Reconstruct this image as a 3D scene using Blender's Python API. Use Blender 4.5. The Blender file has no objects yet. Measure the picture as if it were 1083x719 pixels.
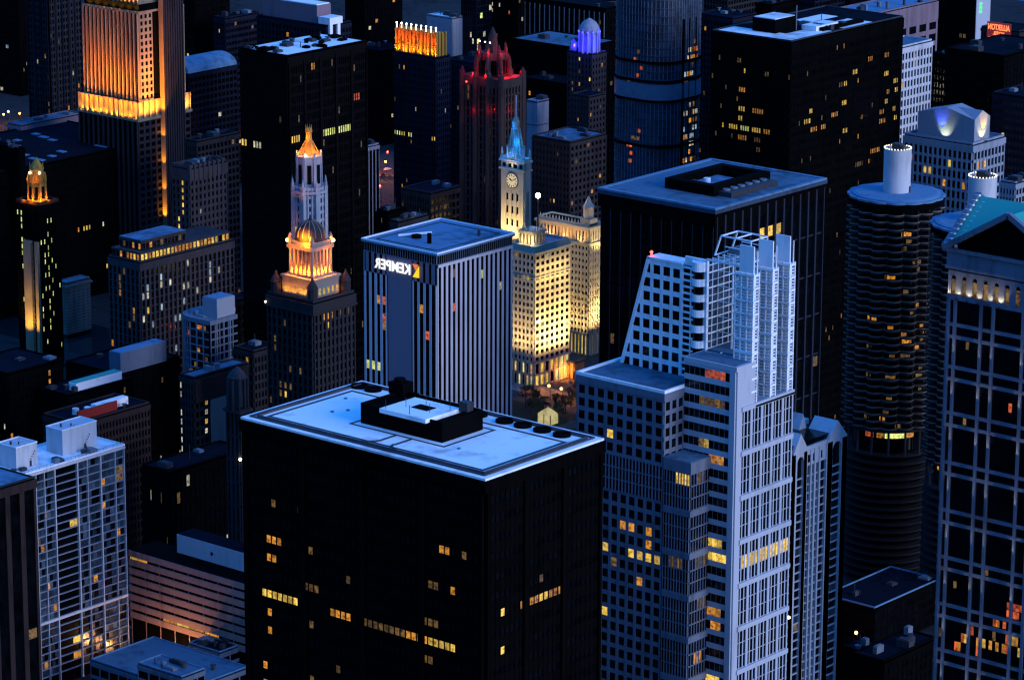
import bpy, bmesh, math, random
from mathutils import Vector, Matrix
random.seed(7)
scn = bpy.context.scene
COL = scn.collection
rad = math.radians

# ------------------------------------------------------------------ camera
# world x / y run along the two street directions of the city grid
FPX, TILT, ROLL, HEAD = 3700.0, rad(14.9), rad(0.24), rad(40.0)
PW, PH, CAMH = 1083.0, 719.0, 412.0
_hd = Vector((-math.sin(HEAD), math.cos(HEAD), 0)); _rt = Vector((math.cos(HEAD), math.sin(HEAD), 0))
_F = _hd * math.cos(TILT) + Vector((0, 0, -math.sin(TILT)))
_u = _rt.cross(_F)
_R = _rt * math.cos(ROLL) + _u * math.sin(ROLL)
_U = _u * math.cos(ROLL) - _rt * math.sin(ROLL)
cd = bpy.data.cameras.new("camera"); cam = bpy.data.objects.new("camera", cd); COL.objects.link(cam)
m = Matrix((_R, _U, -_F)).transposed().to_4x4(); m.translation = (0, 0, CAMH)
cam.matrix_world = m
cd.sensor_fit = 'HORIZONTAL'; cd.sensor_width = 36.0; cd.lens = 36.0 * FPX / PW
cd.clip_start = 1.0; cd.clip_end = 60000.0
scn.camera = cam

# ------------------------------------------------------------------ dusk sky
w = bpy.data.worlds.new("World"); scn.world = w; w.use_nodes = True
nt = w.node_tree; nt.nodes.clear()
out = nt.nodes.new('ShaderNodeOutputWorld'); bg = nt.nodes.new('ShaderNodeBackground')
sky = nt.nodes.new('ShaderNodeTexSky'); sky.sky_type = 'NISHITA'; sky.sun_disc = False
SUN_EL, SUN_DIR = rad(3.0), Vector((0.93, -0.36, 0))      # the sun has gone down to the right of the camera
sky.sun_elevation = SUN_EL; sky.sun_rotation = math.atan2(SUN_DIR.x, SUN_DIR.y)
sky.air_density = 1.0; sky.dust_density = 0.3; sky.ozone_density = 6.0
mul = nt.nodes.new('ShaderNodeMix'); mul.data_type = 'RGBA'; mul.blend_type = 'MULTIPLY'
mul.inputs[0].default_value = 1.0; mul.inputs[7].default_value = (4.6, 4.4, 4.35, 1)
# late dusk: the dome is brightest overhead and sinks towards the skyline
tcw = nt.nodes.new('ShaderNodeTexCoord'); sxyz = nt.nodes.new('ShaderNodeSeparateXYZ'); rmp = nt.nodes.new('ShaderNodeValToRGB')
rmp.color_ramp.elements[0].position = 0.0; rmp.color_ramp.elements[0].color = (0.045, 0.029, 0.02, 1); rmp.color_ramp.elements[1].position = 0.85; rmp.color_ramp.elements[1].color = (1, 1, 1, 1)
dim = nt.nodes.new('ShaderNodeMix'); dim.data_type = 'RGBA'; dim.blend_type = 'MULTIPLY'; dim.inputs[0].default_value = 1.0
nt.links.new(tcw.outputs['Generated'], sxyz.inputs[0]); nt.links.new(sxyz.outputs[2], rmp.inputs[0]); nt.links.new(rmp.outputs[0], dim.inputs[7])
nt.links.new(sky.outputs[0], mul.inputs[6]); nt.links.new(mul.outputs[2], dim.inputs[6]); nt.links.new(dim.outputs[2], bg.inputs[0])
bg.inputs[1].default_value = 0.15
nt.links.new(bg.outputs[0], out.inputs[0])
sd = bpy.data.lights.new("afterglow", 'SUN'); sd.energy = 1.05; sd.angle = rad(35); sd.color = (0.72, 0.78, 1.0)
so = bpy.data.objects.new("afterglow", sd); COL.objects.link(so)
so.rotation_euler = Vector((0.96, 0.10, 0.24)).to_track_quat('Z', 'Y').to_euler(); so.location = (200, -200, 900)

# ------------------------------------------------------------------ view
scn.view_settings.view_transform = 'Standard'; scn.view_settings.look = 'None'
scn.view_settings.gamma = 1.0; scn.view_settings.use_curve_mapping = False
scn.view_settings.exposure = 1.5
LAMP, EMIT = 0.38, 0.40        # lamp powers are written for exposure 0
scn.render.engine = 'CYCLES'
scn.cycles.max_bounces = 4; scn.cycles.diffuse_bounces = 2; scn.cycles.glossy_bounces = 3
scn.cycles.transmission_bounces = 2; scn.cycles.use_denoising = True
scn.cycles.sample_clamp_indirect = 4.0; scn.cycles.caustics_reflective = False; scn.cycles.caustics_refractive = False
scn.cycles.filter_width = 1.3

# ------------------------------------------------------------------ rays
def ray(px, py): return _F * FPX + _R * (px - PW / 2) - _U * (py - PH / 2)
def at(px, py, z):
    d = ray(px, py); k = (z - CAMH) / d.z; return d.x * k, d.y * k
def on_y(px, py, y):                      # hit of a ray with a plane y = const -> x, z
    d = ray(px, py); k = y / d.y; return d.x * k, CAMH + d.z * k
def on_x(px, py, x):
    d = ray(px, py); k = x / d.x; return d.y * k, CAMH + d.z * k
def pr(x, y, z):
    p = Vector((x, y, z - CAMH)); k = FPX / p.dot(_F); return PW / 2 + k * p.dot(_R), PH / 2 - k * p.dot(_U)
def height_for(px, py, D):                # height of a point seen at a pixel at ground distance D
    d = ray(px, py); return CAMH + d.z * D / math.hypot(d.x, d.y)

# ------------------------------------------------------------------ materials
def newmat(name):
    M = bpy.data.materials.new(name); M.use_nodes = True
    return M, M.node_tree, M.node_tree.nodes['Principled BSDF']
def surf(name, col, rough=0.75, var=0.25, scale=0.35, metal=0.0, spec=0.2, streak=True, bump=0.0):
    M, t, b = newmat(name)
    tc = t.nodes.new('ShaderNodeNewGeometry')
    n1 = t.nodes.new('ShaderNodeTexNoise'); n1.inputs['Scale'].default_value = scale; n1.inputs['Detail'].default_value = 6
    mp = t.nodes.new('ShaderNodeVectorMath'); mp.operation = 'MULTIPLY'
    mp.inputs[1].default_value = (1, 1, 0.15 if streak else 1)
    t.links.new(tc.outputs['Position'], mp.inputs[0]); t.links.new(mp.outputs[0], n1.inputs['Vector'])
    n2 = t.nodes.new('ShaderNodeTexNoise'); n2.inputs['Scale'].default_value = scale * 0.12; n2.inputs['Detail'].default_value = 3
    t.links.new(tc.outputs['Position'], n2.inputs['Vector'])
    ad = t.nodes.new('ShaderNodeMath'); ad.operation = 'ADD'
    t.links.new(n1.outputs[0], ad.inputs[0]); t.links.new(n2.outputs[0], ad.inputs[1])
    r = t.nodes.new('ShaderNodeValToRGB')
    r.color_ramp.elements[0].position = 0.72; r.color_ramp.elements[1].position = 1.22
    r.color_ramp.elements[0].color = tuple(c * (1 - var) for c in col) + (1,)
    r.color_ramp.elements[1].color = tuple(min(1, c * (1 + var * 0.5)) for c in col) + (1,)
    dv = t.nodes.new('ShaderNodeMath'); dv.operation = 'MULTIPLY'; dv.inputs[1].default_value = 1.0
    t.links.new(ad.outputs[0], dv.inputs[0]); t.links.new(dv.outputs[0], r.inputs[0])
    r.color_ramp.elements[0].position = 0.72; r.color_ramp.elements[1].position = 1.0
    t.links.new(r.outputs[0], b.inputs['Base Color'])
    b.inputs['Roughness'].default_value = rough; b.inputs['Metallic'].default_value = metal
    b.inputs['Specular IOR Level'].default_value = spec
    return M
def glassy(name, col, rough=0.15, spec=0.5):
    M, t, b = newmat(name)
    oi = t.nodes.new('ShaderNodeNewGeometry')
    n = t.nodes.new('ShaderNodeTexNoise'); n.inputs['Scale'].default_value = 0.25; n.inputs['Detail'].default_value = 4
    t.links.new(oi.outputs['Position'], n.inputs['Vector'])
    r = t.nodes.new('ShaderNodeValToRGB')
    r.color_ramp.elements[0].position = 0.35; r.color_ramp.elements[1].position = 0.7
    r.color_ramp.elements[0].color = tuple(c * 0.4 for c in col) + (1,); r.color_ramp.elements[1].color = tuple(c * 1.7 for c in col) + (1,)
    t.links.new(n.outputs[0], r.inputs[0]); t.links.new(r.outputs[0], b.inputs['Base Color'])
    b.inputs['Roughness'].default_value = rough; b.inputs['Specular IOR Level'].default_value = spec
    return M
def lit(name, c0, c1, s, scale=1.1):
    M, t, b = newmat(name)
    g = t.nodes.new('ShaderNodeNewGeometry')
    n = t.nodes.new('ShaderNodeTexNoise'); n.inputs['Scale'].default_value = scale; n.inputs['Detail'].default_value = 2
    t.links.new(g.outputs['Position'], n.inputs['Vector'])
    r = t.nodes.new('ShaderNodeValToRGB')
    r.color_ramp.elements[0].position = 0.30; r.color_ramp.elements[1].position = 0.58
    oi = t.nodes.new('ShaderNodeObjectInfo'); mr = t.nodes.new('ShaderNodeMapRange'); mr.inputs[3].default_value = s*EMIT*0.45; mr.inputs[4].default_value = s*EMIT*1.25
    t.links.new(oi.outputs['Random'], mr.inputs[0]); t.links.new(mr.outputs[0], b.inputs['Emission Strength'])
    r.color_ramp.elements[0].color = c0 + (1,); r.color_ramp.elements[1].color = c1 + (1,)
    t.links.new(n.outputs[0], r.inputs[0]); t.links.new(r.outputs[0], b.inputs['Emission Color'])
    b.inputs['Emission Strength'].default_value = s*EMIT; b.inputs['Base Color'].default_value = (0.02, 0.02, 0.02, 1)
    return M
def glow(name, c, s):
    M, t, b = newmat(name)
    b.inputs['Emission Color'].default_value = c + (1,); b.inputs['Emission Strength'].default_value = s*EMIT
    b.inputs['Base Color'].default_value = (0.05, 0.05, 0.05, 1)
    return M
MT = {
 'glass': glassy('dark_glass', (0.002, 0.0024, 0.0035), 0.12, 0.22),
 'kemperwall': surf('slate_blue_panels', (0.22, 0.16, 0.20), 0.6, 0.15, 0.5),
 'glassblue': glassy('blue_glass', (0.02, 0.036, 0.055), 0.2, 0.6),
 'glassmid': glassy('grey_blue_glass', (0.05, 0.075, 0.105), 0.25, 0.4),
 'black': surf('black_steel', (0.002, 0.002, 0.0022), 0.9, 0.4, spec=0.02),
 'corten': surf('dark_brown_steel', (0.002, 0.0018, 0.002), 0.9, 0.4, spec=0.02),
 'white': surf('white_metal_cladding', (0.74, 0.76, 0.8), 0.5, 0.16, 0.6),
 'whiteconc': surf('painted_white_concrete', (0.45, 0.45, 0.48), 0.7, 0.2, 0.5),
 'greyconc': surf('grey_concrete', (0.038, 0.034, 0.04), 0.8, 0.3, 0.4),
 'palestone': surf('pale_limestone', (0.17, 0.15, 0.13), 0.8, 0.3, 0.4),
 'terracotta': surf('glazed_white_terracotta', (0.36, 0.33, 0.26), 0.55, 0.2, 0.6),
 'darkstone': surf('dark_stone', (0.018, 0.016, 0.018), 0.85, 0.4, 0.4),  # dark stone tone, mottled at random
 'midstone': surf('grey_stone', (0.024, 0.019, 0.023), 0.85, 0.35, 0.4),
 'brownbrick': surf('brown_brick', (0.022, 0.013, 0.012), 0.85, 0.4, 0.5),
 'pinkbrick': surf('pink_concrete', (0.22, 0.15, 0.14), 0.8, 0.25, 0.5),
 'mauve': surf('mauve_concrete', (0.17, 0.12, 0.15), 0.8, 0.25, 0.3),
 'kemperpier': surf('pale_grey_aluminium', (0.50, 0.45, 0.49), 0.5, 0.14, 0.5),
 'lilac': surf('blue_grey_enamel_panels', (0.38, 0.40, 0.46), 0.55, 0.14, 0.5),
 'gabledpale': surf('pale_grey_precast', (0.40, 0.42, 0.47), 0.7, 0.2, 0.4),
 'gabledwall': surf('pale_grey_concrete', (0.22, 0.24, 0.29), 0.7, 0.2, 0.4),
 'granite': surf('blue_grey_granite', (0.105, 0.125, 0.17), 0.55, 0.3, 0.5),
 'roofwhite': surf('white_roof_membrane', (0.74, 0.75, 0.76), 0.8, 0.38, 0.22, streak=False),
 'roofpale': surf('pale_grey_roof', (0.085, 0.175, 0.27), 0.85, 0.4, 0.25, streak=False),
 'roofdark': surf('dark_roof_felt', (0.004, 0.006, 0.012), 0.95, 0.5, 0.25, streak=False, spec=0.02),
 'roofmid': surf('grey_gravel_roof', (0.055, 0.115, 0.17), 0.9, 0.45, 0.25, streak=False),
 'roofline': surf('dark_roof_tracks', (0.05, 0.05, 0.06), 0.8, 0.3, streak=False),
 'goldtone': surf('gilt_and_lamplit_masonry', (0.3, 0.17, 0.03), 0.6, 0.25, 0.6),
 'green': surf('green_copper_roof', (0.03, 0.30, 0.25), 0.6, 0.2, 0.4),
 'metal': surf('galvanised_metal', (0.13, 0.15, 0.18), 0.6, 0.3),
 'darkmetal': surf('dark_metal', (0.03, 0.03, 0.035), 0.5, 0.3),
 'asphalt': surf('asphalt', (0.03, 0.029, 0.031), 0.95, 0.4, 0.2, spec=0.03, streak=False),
 'pave': surf('paving', (0.06, 0.055, 0.05), 0.95, 0.3, 0.3, spec=0.03, streak=False),
 'grass': surf('night_lawn', (0.015, 0.02, 0.01), 0.95, 0.4, 0.5, streak=False),
 'leaf': surf('leaves', (0.03, 0.045, 0.02), 0.8, 0.5, 1.5, streak=False),
 'bark': surf('bark', (0.07, 0.05, 0.04), 0.9, 0.3, 2.0),
 'redwall': surf('red_painted_wall', (0.22, 0.02, 0.015), 0.8, 0.3),
 'ly': lit('warm_yellow_window_light', (0.30, 0.15, 0.008), (0.95, 0.62, 0.10), 0.95),
 'lo': lit('orange_window_light', (0.12, 0.03, 0.002), (0.85, 0.34, 0.03), 0.75),
 'ld': lit('dim_window_light', (0.02, 0.008, 0.001), (0.40, 0.22, 0.045), 0.35),
 'lw': lit('pale_window_light', (0.15, 0.13, 0.08), (0.85, 0.78, 0.55), 0.7),
 'lb': lit('cool_window_light', (0.08, 0.12, 0.16), (0.55, 0.72, 0.85), 0.6),
 'lr': lit('red_window_light', (0.10, 0.012, 0.004), (0.8, 0.13, 0.03), 0.8),
 'lg': lit('greenish_window_light', (0.3, 0.35, 0.03), (0.85, 0.9, 0.3), 0.9),
 'bulb': glow('lamp_bulb', (1.0, 0.85, 0.55), 12.0),
 'bulbo': glow('sodium_bulb', (1.0, 0.42, 0.08), 10.0),
 'bulbr': glow('red_beacon_light', (1.0, 0.04, 0.03), 8.0),
 'bulbw': glow('white_flood_lens', (1.0, 0.95, 0.8), 30.0),
 'signwhite': glow('white_sign_light', (0.9, 0.95, 1.0), 1.1),
 'signyellow': glow('yellow_sign_light', (1.0, 0.62, 0.0), 1.0),
 'signorange': glow('orange_sign_light', (0.85, 0.2, 0.02), 0.8),
 'signred': glow('red_neon', (1.0, 0.16, 0.05), 2.2),
 'signgreen': glow('green_neon', (0.1, 1.0, 0.28), 1.0),
 'signback': glow('dim_red_sign_box', (0.25, 0.02, 0.01), 0.5),
 'ledblue': glow('blue_light_tube', (0.12, 0.15, 1.0), 3.0),
}
PANE = ['glass', 'ly', 'lo', 'ld', 'lw', 'lb', 'lr', 'lg', 'glassblue', 'glassmid']

# ------------------------------------------------------------------ mesh builder
class MB:
    def __init__(s): s.v = []; s.f = []; s.m = []
    def box(s, x0, x1, y0, y1, z0, z1, mi=0):
        if x0 > x1: x0, x1 = x1, x0
        if y0 > y1: y0, y1 = y1, y0
        b = len(s.v)
        s.v += [(x0,y0,z0),(x1,y0,z0),(x1,y1,z0),(x0,y1,z0),(x0,y0,z1),(x1,y0,z1),(x1,y1,z1),(x0,y1,z1)]
        s.f += [(b+3,b+2,b+1,b),(b+4,b+5,b+6,b+7),(b,b+1,b+5,b+4),(b+1,b+2,b+6,b+5),(b+2,b+3,b+7,b+6),(b+3,b,b+4,b+7)]
        s.m += [mi]*6; return s
    def prism(s, pts, z0, z1, mi=0):            # pts counter-clockwise in plan
        b = len(s.v); n = len(pts)
        s.v += [(x,y,z0) for x,y in pts] + [(x,y,z1) for x,y in pts]
        s.f += [tuple(range(b+n-1,b-1,-1)), tuple(range(b+n,b+2*n))]
        s.f += [(b+i,b+(i+1)%n,b+n+(i+1)%n,b+n+i) for i in range(n)]
        s.m += [mi]*(n+2); return s
    def lathe(s, prof, n=24, cx=0, cy=0, mi=0, ph=0.0):
        b = len(s.v); k = len(prof)
        for r, z in prof:
            for i in range(n):
                a = 2*math.pi*i/n + ph; s.v.append((cx+r*math.cos(a), cy+r*math.sin(a), z))
        for j in range(k-1):
            for i in range(n):
                s.f.append((b+j*n+i, b+j*n+(i+1)%n, b+(j+1)*n+(i+1)%n, b+(j+1)*n+i)); s.m.append(mi)
        s.f.append(tuple(b+i for i in range(n-1,-1,-1))); s.m.append(mi)
        s.f.append(tuple(b+(k-1)*n+i for i in range(n))); s.m.append(mi); return s
    def cyl(s, cx, cy, r, z0, z1, n=16, mi=0): return s.lathe([(r,z0),(r,z1)], n, cx, cy, mi)
    def bar(s, p, q, t=0.15, mi=0):             # square bar between two points
        p = Vector(p); q = Vector(q); d = (q-p).normalized()
        a = d.cross(Vector((0,0,1)));
        if a.length < 1e-3: a = Vector((1,0,0))
        a = a.normalized()*t; c = d.cross(a).normalized()*t; b = len(s.v)
        for e in (p, q):
            for u, w_ in ((-1,-1),(1,-1),(1,1),(-1,1)): s.v.append(tuple(e + a*u + c*w_))
        s.f += [(b,b+1,b+2,b+3)[::-1],(b+4,b+5,b+6,b+7)] + [(b+i,b+(i+1)%4,b+4+(i+1)%4,b+4+i) for i in range(4)]
        s.m += [mi]*6; return s
    def ball(s, cx, cy, cz, r, n=10, mi=0):
        pr_ = [(max(0.01, r*math.sin(math.pi*k/6)), cz - r*math.cos(math.pi*k/6)) for k in range(7)]
        return s.lathe(pr_, n, cx, cy, mi)
    def mesh(s, name, mats):
        me = bpy.data.meshes.new(name); me.from_pydata(s.v, [], s.f)
        for q in (mats if isinstance(mats, (list, tuple)) else [mats]): me.materials.append(MT[q] if isinstance(q, str) else q)
        if any(s.m): me.polygons.foreach_set('material_index', s.m)
        me.update(); return me
    def build(s, name, mats, parent=None, loc=(0,0,0), label=None, kind=None):
        if not s.v: return None
        o = bpy.data.objects.new(name, s.mesh(name, mats)); COL.objects.link(o); o.location = loc
        if parent: o.parent = parent
        if label: o['label'] = label
        if kind: o['kind'] = kind
        return o
def inst(name, me, parent, loc, rz=0, label=None):
    o = bpy.data.objects.new(name, me); COL.objects.link(o); o.location = loc; o.rotation_euler.z = rz; o.parent = parent
    if label: o['label'] = label
    return o
def thing(name, label, cat, x=0, y=0, z=0, group=None, rz=0):
    o = bpy.data.objects.new(name, None); COL.objects.link(o); o.location = (x, y, z); o.rotation_euler.z = rz
    o['label'] = label; o['category'] = cat; o.empty_display_size = 3
    if group: o['group'] = group
    return o
def lamp(kind, loc, energy, color, parent=None, aim=None, size=0.5, angle=70, blend=0.6):
    l = bpy.data.lights.new('flood_light', kind); l.energy = energy*LAMP; l.color = color
    if kind in ('POINT', 'SPOT'): l.shadow_soft_size = size
    if kind == 'SPOT': l.spot_size = rad(angle); l.spot_blend = blend
    if kind == 'AREA': l.size = size
    o = bpy.data.objects.new('flood_light', l); COL.objects.link(o); o.location = loc
    if aim is not None: o.rotation_euler = (Vector(loc) - Vector(aim)).to_track_quat('Z', 'Y').to_euler()
    if parent: o.parent = parent
    return o

# ------------------------------------------------------------------ buildings
# A building stands on its front corner (nearest the camera): it runs wa metres to -x and wb metres to +y.
# Its left visible face looks to -y ('L'), its right visible face to +x ('R').
class Bld:
    def __init__(s, label, F, L, Rr, z, name='office_tower', cat='tower', wa=None, wb=None, D=None, group=None):
        if D is not None: z = height_for(F[0], F[1], D)
        s.z = z; s.x, s.y = at(F[0], F[1], z)
        def bis(g, tx, inc):
            lo, hi = 0., 700.
            for _ in range(50):
                q = (lo+hi)/2
                if (g(q) > tx) == inc: hi = q
                else: lo = q
            return q
        s.wa = wa if wa is not None else bis(lambda q: pr(s.x-q, s.y, z)[0], L, False)
        s.wb = wb if wb is not None else bis(lambda q: pr(s.x, s.y+q, z)[0], Rr, True)
        s.o = thing(name, label, cat, s.x, s.y, 0, group); s.wins = []; s.off = (0, 0, 0)
    def sub(s, x, y, wa, wb, z):             # a block of the same building, front corner at local x, y
        q = Bld.__new__(Bld); q.o = s.o; q.off = (s.off[0]+x, s.off[1]+y, 0); q.x = s.x+x; q.y = s.y+y
        q.wa, q.wb, q.z, q.wins = wa, wb, z, []; return q
    def M(s, side, u, w_, z):
        # u along the face (0 at the front corner, growing away), w_ outwards
        if side == 'L': return (-u, -w_, z)
        if side == 'R': return (w_, u, z)
        if side == 'l': return (-u, s.wb + w_, z)
        return (-s.wa - w_, u, z)
    def fbox(s, mb, side, u0, u1, w0, w1, z0, z1, mi=0):
        a = s.M(side, u0, w0, z0); b = s.M(side, u1, w1, z1)
        mb.box(a[0], b[0], a[1], b[1], z0, z1, mi)
    def W(s, side): return s.wa if side in 'Ll' else s.wb
    def face_px(s, side, px, py, off=0.0):      # pixel -> (u, z) on a visible face
        if side == 'L':
            x, z = on_y(px, py, s.y - off); return s.x - x, z
        y, z = on_x(px, py, s.x + off); return y - s.y, z
    def core(s, mat='glass', z=None, inset=0.0):
        MB().box(-s.wa+inset, -inset, inset, s.wb-inset, 0, (z or s.z) - 0.02).build('wall_core', mat, s.o, s.off); return s
    def facade(s, mb, side, nx, nz, z0, z1, pw, sh, d=0.4, u0=0.0, u1=None, p=0.0, keys=('ly',), px=(), pane='glass',
               panes=True, vis0=None, seed=None, sd=None, w0=0.0, endpier=True):
        """lattice of piers (pw) and spandrels (sh) with a pane in each opening"""
        if u1 is None: u1 = s.W(side)
        du = (u1-u0)/nx; dz = (z1-z0)/nz
        rr = random.Random(seed if seed is not None else (nx*31+nz*17+int(s.x)))
        if pw > 0:
            for i in range(nx+1):
                if not endpier and i in (0, nx): continue
                c = u0+i*du; a, b = max(u0, c-pw/2), min(u1, c+pw/2)
                s.fbox(mb, side, a, b, w0, w0+d, z0, z1)
        if sh > 0:
            q = d*0.7 if sd is None else sd
            for j in range(nz+1):
                c = z0+j*dz; a, b = max(z0, c-sh/2), min(z1, c+sh/2)
                s.fbox(mb, side, u0, u1, w0, w0+q, a+0.003, b-0.003)
        if not panes or side in 'lr': return
        want = {}
        for e in px:
            n, key = (e[2], e[3]) if len(e) == 4 else (1, e[2])
            u, z = s.face_px(side, e[0], e[1]); i = int((u-u0)//du); j = int((z-z0)//dz)
            for k in range(n):
                want[(i-k if side == 'L' else i+k, j)] = key
        for j in range(nz):
            for i in range(nx):
                k = want.get((i, j))
                if k is None and rr.random() < p: k = rr.choice(keys)
                a, b = u0+i*du+pw/2+0.03, u0+(i+1)*du-pw/2-0.03
                c, e = z0+j*dz+sh/2+0.03, z0+(j+1)*dz-sh/2-0.03
                if vis0 is not None and e < vis0: continue
                s.wins.append((side, a, b, c, e, k or pane, w0))
    def windows(s, cap=96):
        """the best seen windows as single parts, the rest of the building's windows as one"""
        def score(q):
            side, a, b, c, e, k, w0 = q
            v = Vector(s.M(side, (a+b)/2, 0, (c+e)/2)); X, Y = pr(v.x+s.x, v.y+s.y, v.z)
            vis = 0 if (X < -5 or X > PW+5 or Y < -5 or Y > PH+5) else 1
            return (vis, (b-a)*(e-c)*(3.0 if k in ('ly','lo','lw','lr','lg','lb','ld') else 1.0) * (1+0.002*(c)))
        s.wins.sort(key=score, reverse=True)
        cache = {}
        for side, a, b, c, e, k, w0 in s.wins[:cap]:
            ww, hh = round(b-a, 2), round(e-c, 2); key = (side, ww, hh, k)
            if key not in cache:
                mb = MB()
                if side == 'L': mb.box(-ww/2, ww/2, -0.07, 0.04, -hh/2, hh/2)
                else: mb.box(-0.04, 0.07, -ww/2, ww/2, -hh/2, hh/2)
                cache[key] = mb.mesh('window', k)
            inst('window', cache[key], s.o, Vector(s.M(side, (a+b)/2, w0+0.05, (c+e)/2)) + Vector(s.off))
        rest = s.wins[cap:]
        if rest:
            mb = MB()
            for side, a, b, c, e, k, w0 in rest: s.fbox(mb, side, a, b, w0+0.01, w0+0.12, c, e, PANE.index(k))
            mb.build('window', PANE, s.o, s.off, kind='stuff')
        s.wins = []
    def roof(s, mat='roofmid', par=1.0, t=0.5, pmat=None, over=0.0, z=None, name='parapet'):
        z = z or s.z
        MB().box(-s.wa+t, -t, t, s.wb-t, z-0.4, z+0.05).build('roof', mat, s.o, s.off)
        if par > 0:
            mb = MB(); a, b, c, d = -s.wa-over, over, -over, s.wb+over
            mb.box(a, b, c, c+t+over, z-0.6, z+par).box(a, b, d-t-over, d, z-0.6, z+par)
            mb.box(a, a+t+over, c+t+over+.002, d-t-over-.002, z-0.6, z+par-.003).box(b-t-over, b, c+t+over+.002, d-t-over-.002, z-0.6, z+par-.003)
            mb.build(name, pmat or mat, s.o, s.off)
    def box(s, name, mat, x0, x1, y0, y1, z0, z1, label=None):
        return MB().box(x0, x1, y0, y1, z0, z1).build(name, mat, s.o, s.off, label=label)
    def clutter(s, n, seed=1, hmax=2.5, mats=('metal', 'darkmetal', 'greyconc'), z=None, x=None, y=None):
        rr = random.Random(seed); z = z or s.z
        x = x or (-s.wa+2, -2); y = y or (2, s.wb-2)
        for k in range(n):
            kind = rr.random(); cx = rr.uniform(*x); cy = rr.uniform(*y); h = rr.uniform(0.8, hmax)
            mb = MB()
            if kind < 0.55:
                a, b = rr.uniform(0.6, 2.6), rr.uniform(0.6, 2.2); mb.box(cx-a, cx+a, cy-b, cy+b, z+0.06, z+h)
                mb.box(cx-a*0.7, cx+a*0.7, cy-b*0.7, cy+b*0.7, z+h, z+h+0.25)
                mb.build('roof_unit', rr.choice(mats), s.o, s.off)
            elif kind < 0.85:
                mb.cyl(cx, cy, rr.uniform(0.4, 1.0), z+0.06, z+h, 10); mb.cyl(cx, cy, 1.1, z+h, z+h+0.25, 10)
                mb.build('roof_vent', rr.choice(mats), s.o, s.off)
            else:
                mb.bar((cx, cy, z), (cx, cy, z+h*2.2), 0.12); mb.build('mast', 'darkmetal', s.o, s.off)
    def grid(s, wall, nL, nR, nz, pw, sh, z0=0.0, z1=None, d=0.4, p=0.0, keys=('ly',), pxL=(), pxR=(), pane='glass', vis0=None, cap=96, core='glass', back=True, finish=True, sd=None):
        z1 = z1 or s.z - 1.5
        s.core(core)
        mb = MB()
        s.facade(mb, 'L', nL, nz, z0, z1, pw, sh, d, p=p, keys=keys, px=pxL, pane=pane, vis0=vis0, sd=sd)
        s.facade(mb, 'R', nR, nz, z0, z1, pw, sh, d, p=p, keys=keys, px=pxR, pane=pane, vis0=vis0, sd=sd, seed=nR*7+5)
        if back:
            s.facade(mb, 'l', nL, nz, z0, z1, pw, sh, d); s.facade(mb, 'r', nR, nz, z0, z1, pw, sh, d)
        for side in 'LRlr':                      # head band, runs round the corners
            pass
        if s.z - z1 > 0.1:
            a, b, c, e = -s.wa-d, d, -d, s.wb+d
            mb.box(a, b, c, e, z1+0.002, s.z-0.45)
        mb.build('wall', wall, s.o, s.off)
        if finish: s.windows(cap)
        return s
# ================================================================== the ground
def sheet(name, mat, pts, z, kind='structure'):
    mb = MB(); b = [(x, y, z) for x, y in pts]; mb.v = b; mb.f = [tuple(range(len(b)))]; mb.m = [0]
    return mb.build(name, mat, kind=kind)
sheet('ground', 'asphalt', [(-40000, -9000), (9000, -9000), (9000, 40000), (-40000, 40000)], 0.0)
gx, gy = at(583, 425, 0)
WATER, wt, wb_ = newmat('river_water'); wb_.inputs['Base Color'].default_value = (0.01, 0.02, 0.025, 1); wb_.inputs['Roughness'].default_value = 0.12
wn = wt.nodes.new('ShaderNodeTexNoise'); wn.inputs['Scale'].default_value = 0.15; bp = wt.nodes.new('ShaderNodeBump'); bp.inputs['Strength'].default_value = 0.5
wt.links.new(wn.outputs[0], bp.inputs['Height']); wt.links.new(bp.outputs[0], wb_.inputs['Normal']); MT['water'] = WATER
LAKE, lt_, lb_ = newmat('lake_water'); lb_.inputs['Base Color'].default_value = (0.05, 0.16, 0.30, 1); lb_.inputs['Roughness'].default_value = 0.5; MT['lake'] = LAKE
sheet('lake', 'lake', [(-40000, 2150), (-1500, 2150), (9000, 2600), (9000, 39000), (-40000, 39000)], 0.02)

# ================================================================== near buildings
# --- dark courthouse tower with the white roof (front centre)
B = Bld('black steel tower with bright white flat roof in the front centre', (513, 505.2), 258.5, 634.8, 198)
wr = random.Random(3)
pl = [(283,565,3,'lo'), (286,590,2,'lo'), (318,534,1,'ld'), (290,528,1,'ld'), (330,582,1,'ld'), (322,622,3,'ld'),
      (283,634,7,'ly'), (353,651,4,'lo'), (384,659,9,'ld'), (432,676,6,'lo'), (455,681,5,'ly'), (284,653,1,'lo'), (284,674,1,'lo'), (284,696,1,'lo'), (284,716,2,'ly'),
      (465,576,2,'lo'), (491,583,1,'ld'), (456,616,2,'ld'), (480,624,1,'lo'), (450,659,3,'ld'), (328,668,1,'ld'), (328,708,1,'ld'), (360,704,1,'ld'), (452,704,2,'ld')]
pR = [(533,650,1,'ly'), (533,695,1,'ly'), (549,645,1,'lo'), (561,640,2,'lo'), (574,636,2,'ly'), (583,632,3,'lo'), (598,624,1,'ly'), (573,613,1,'ld')]
B.core('glass')
mb = MB()
B.facade(mb, 'L', 44, 19, 198-3.2-19*4.25, 194.8, 0.16, 2.5, 0.35, px=pl, p=0.001, keys=('ld',))
B.facade(mb, 'R', 24, 19, 198-3.2-19*4.25, 194.8, 0.16, 2.5, 0.35, px=pR, p=0.004, keys=('ld',))
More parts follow.
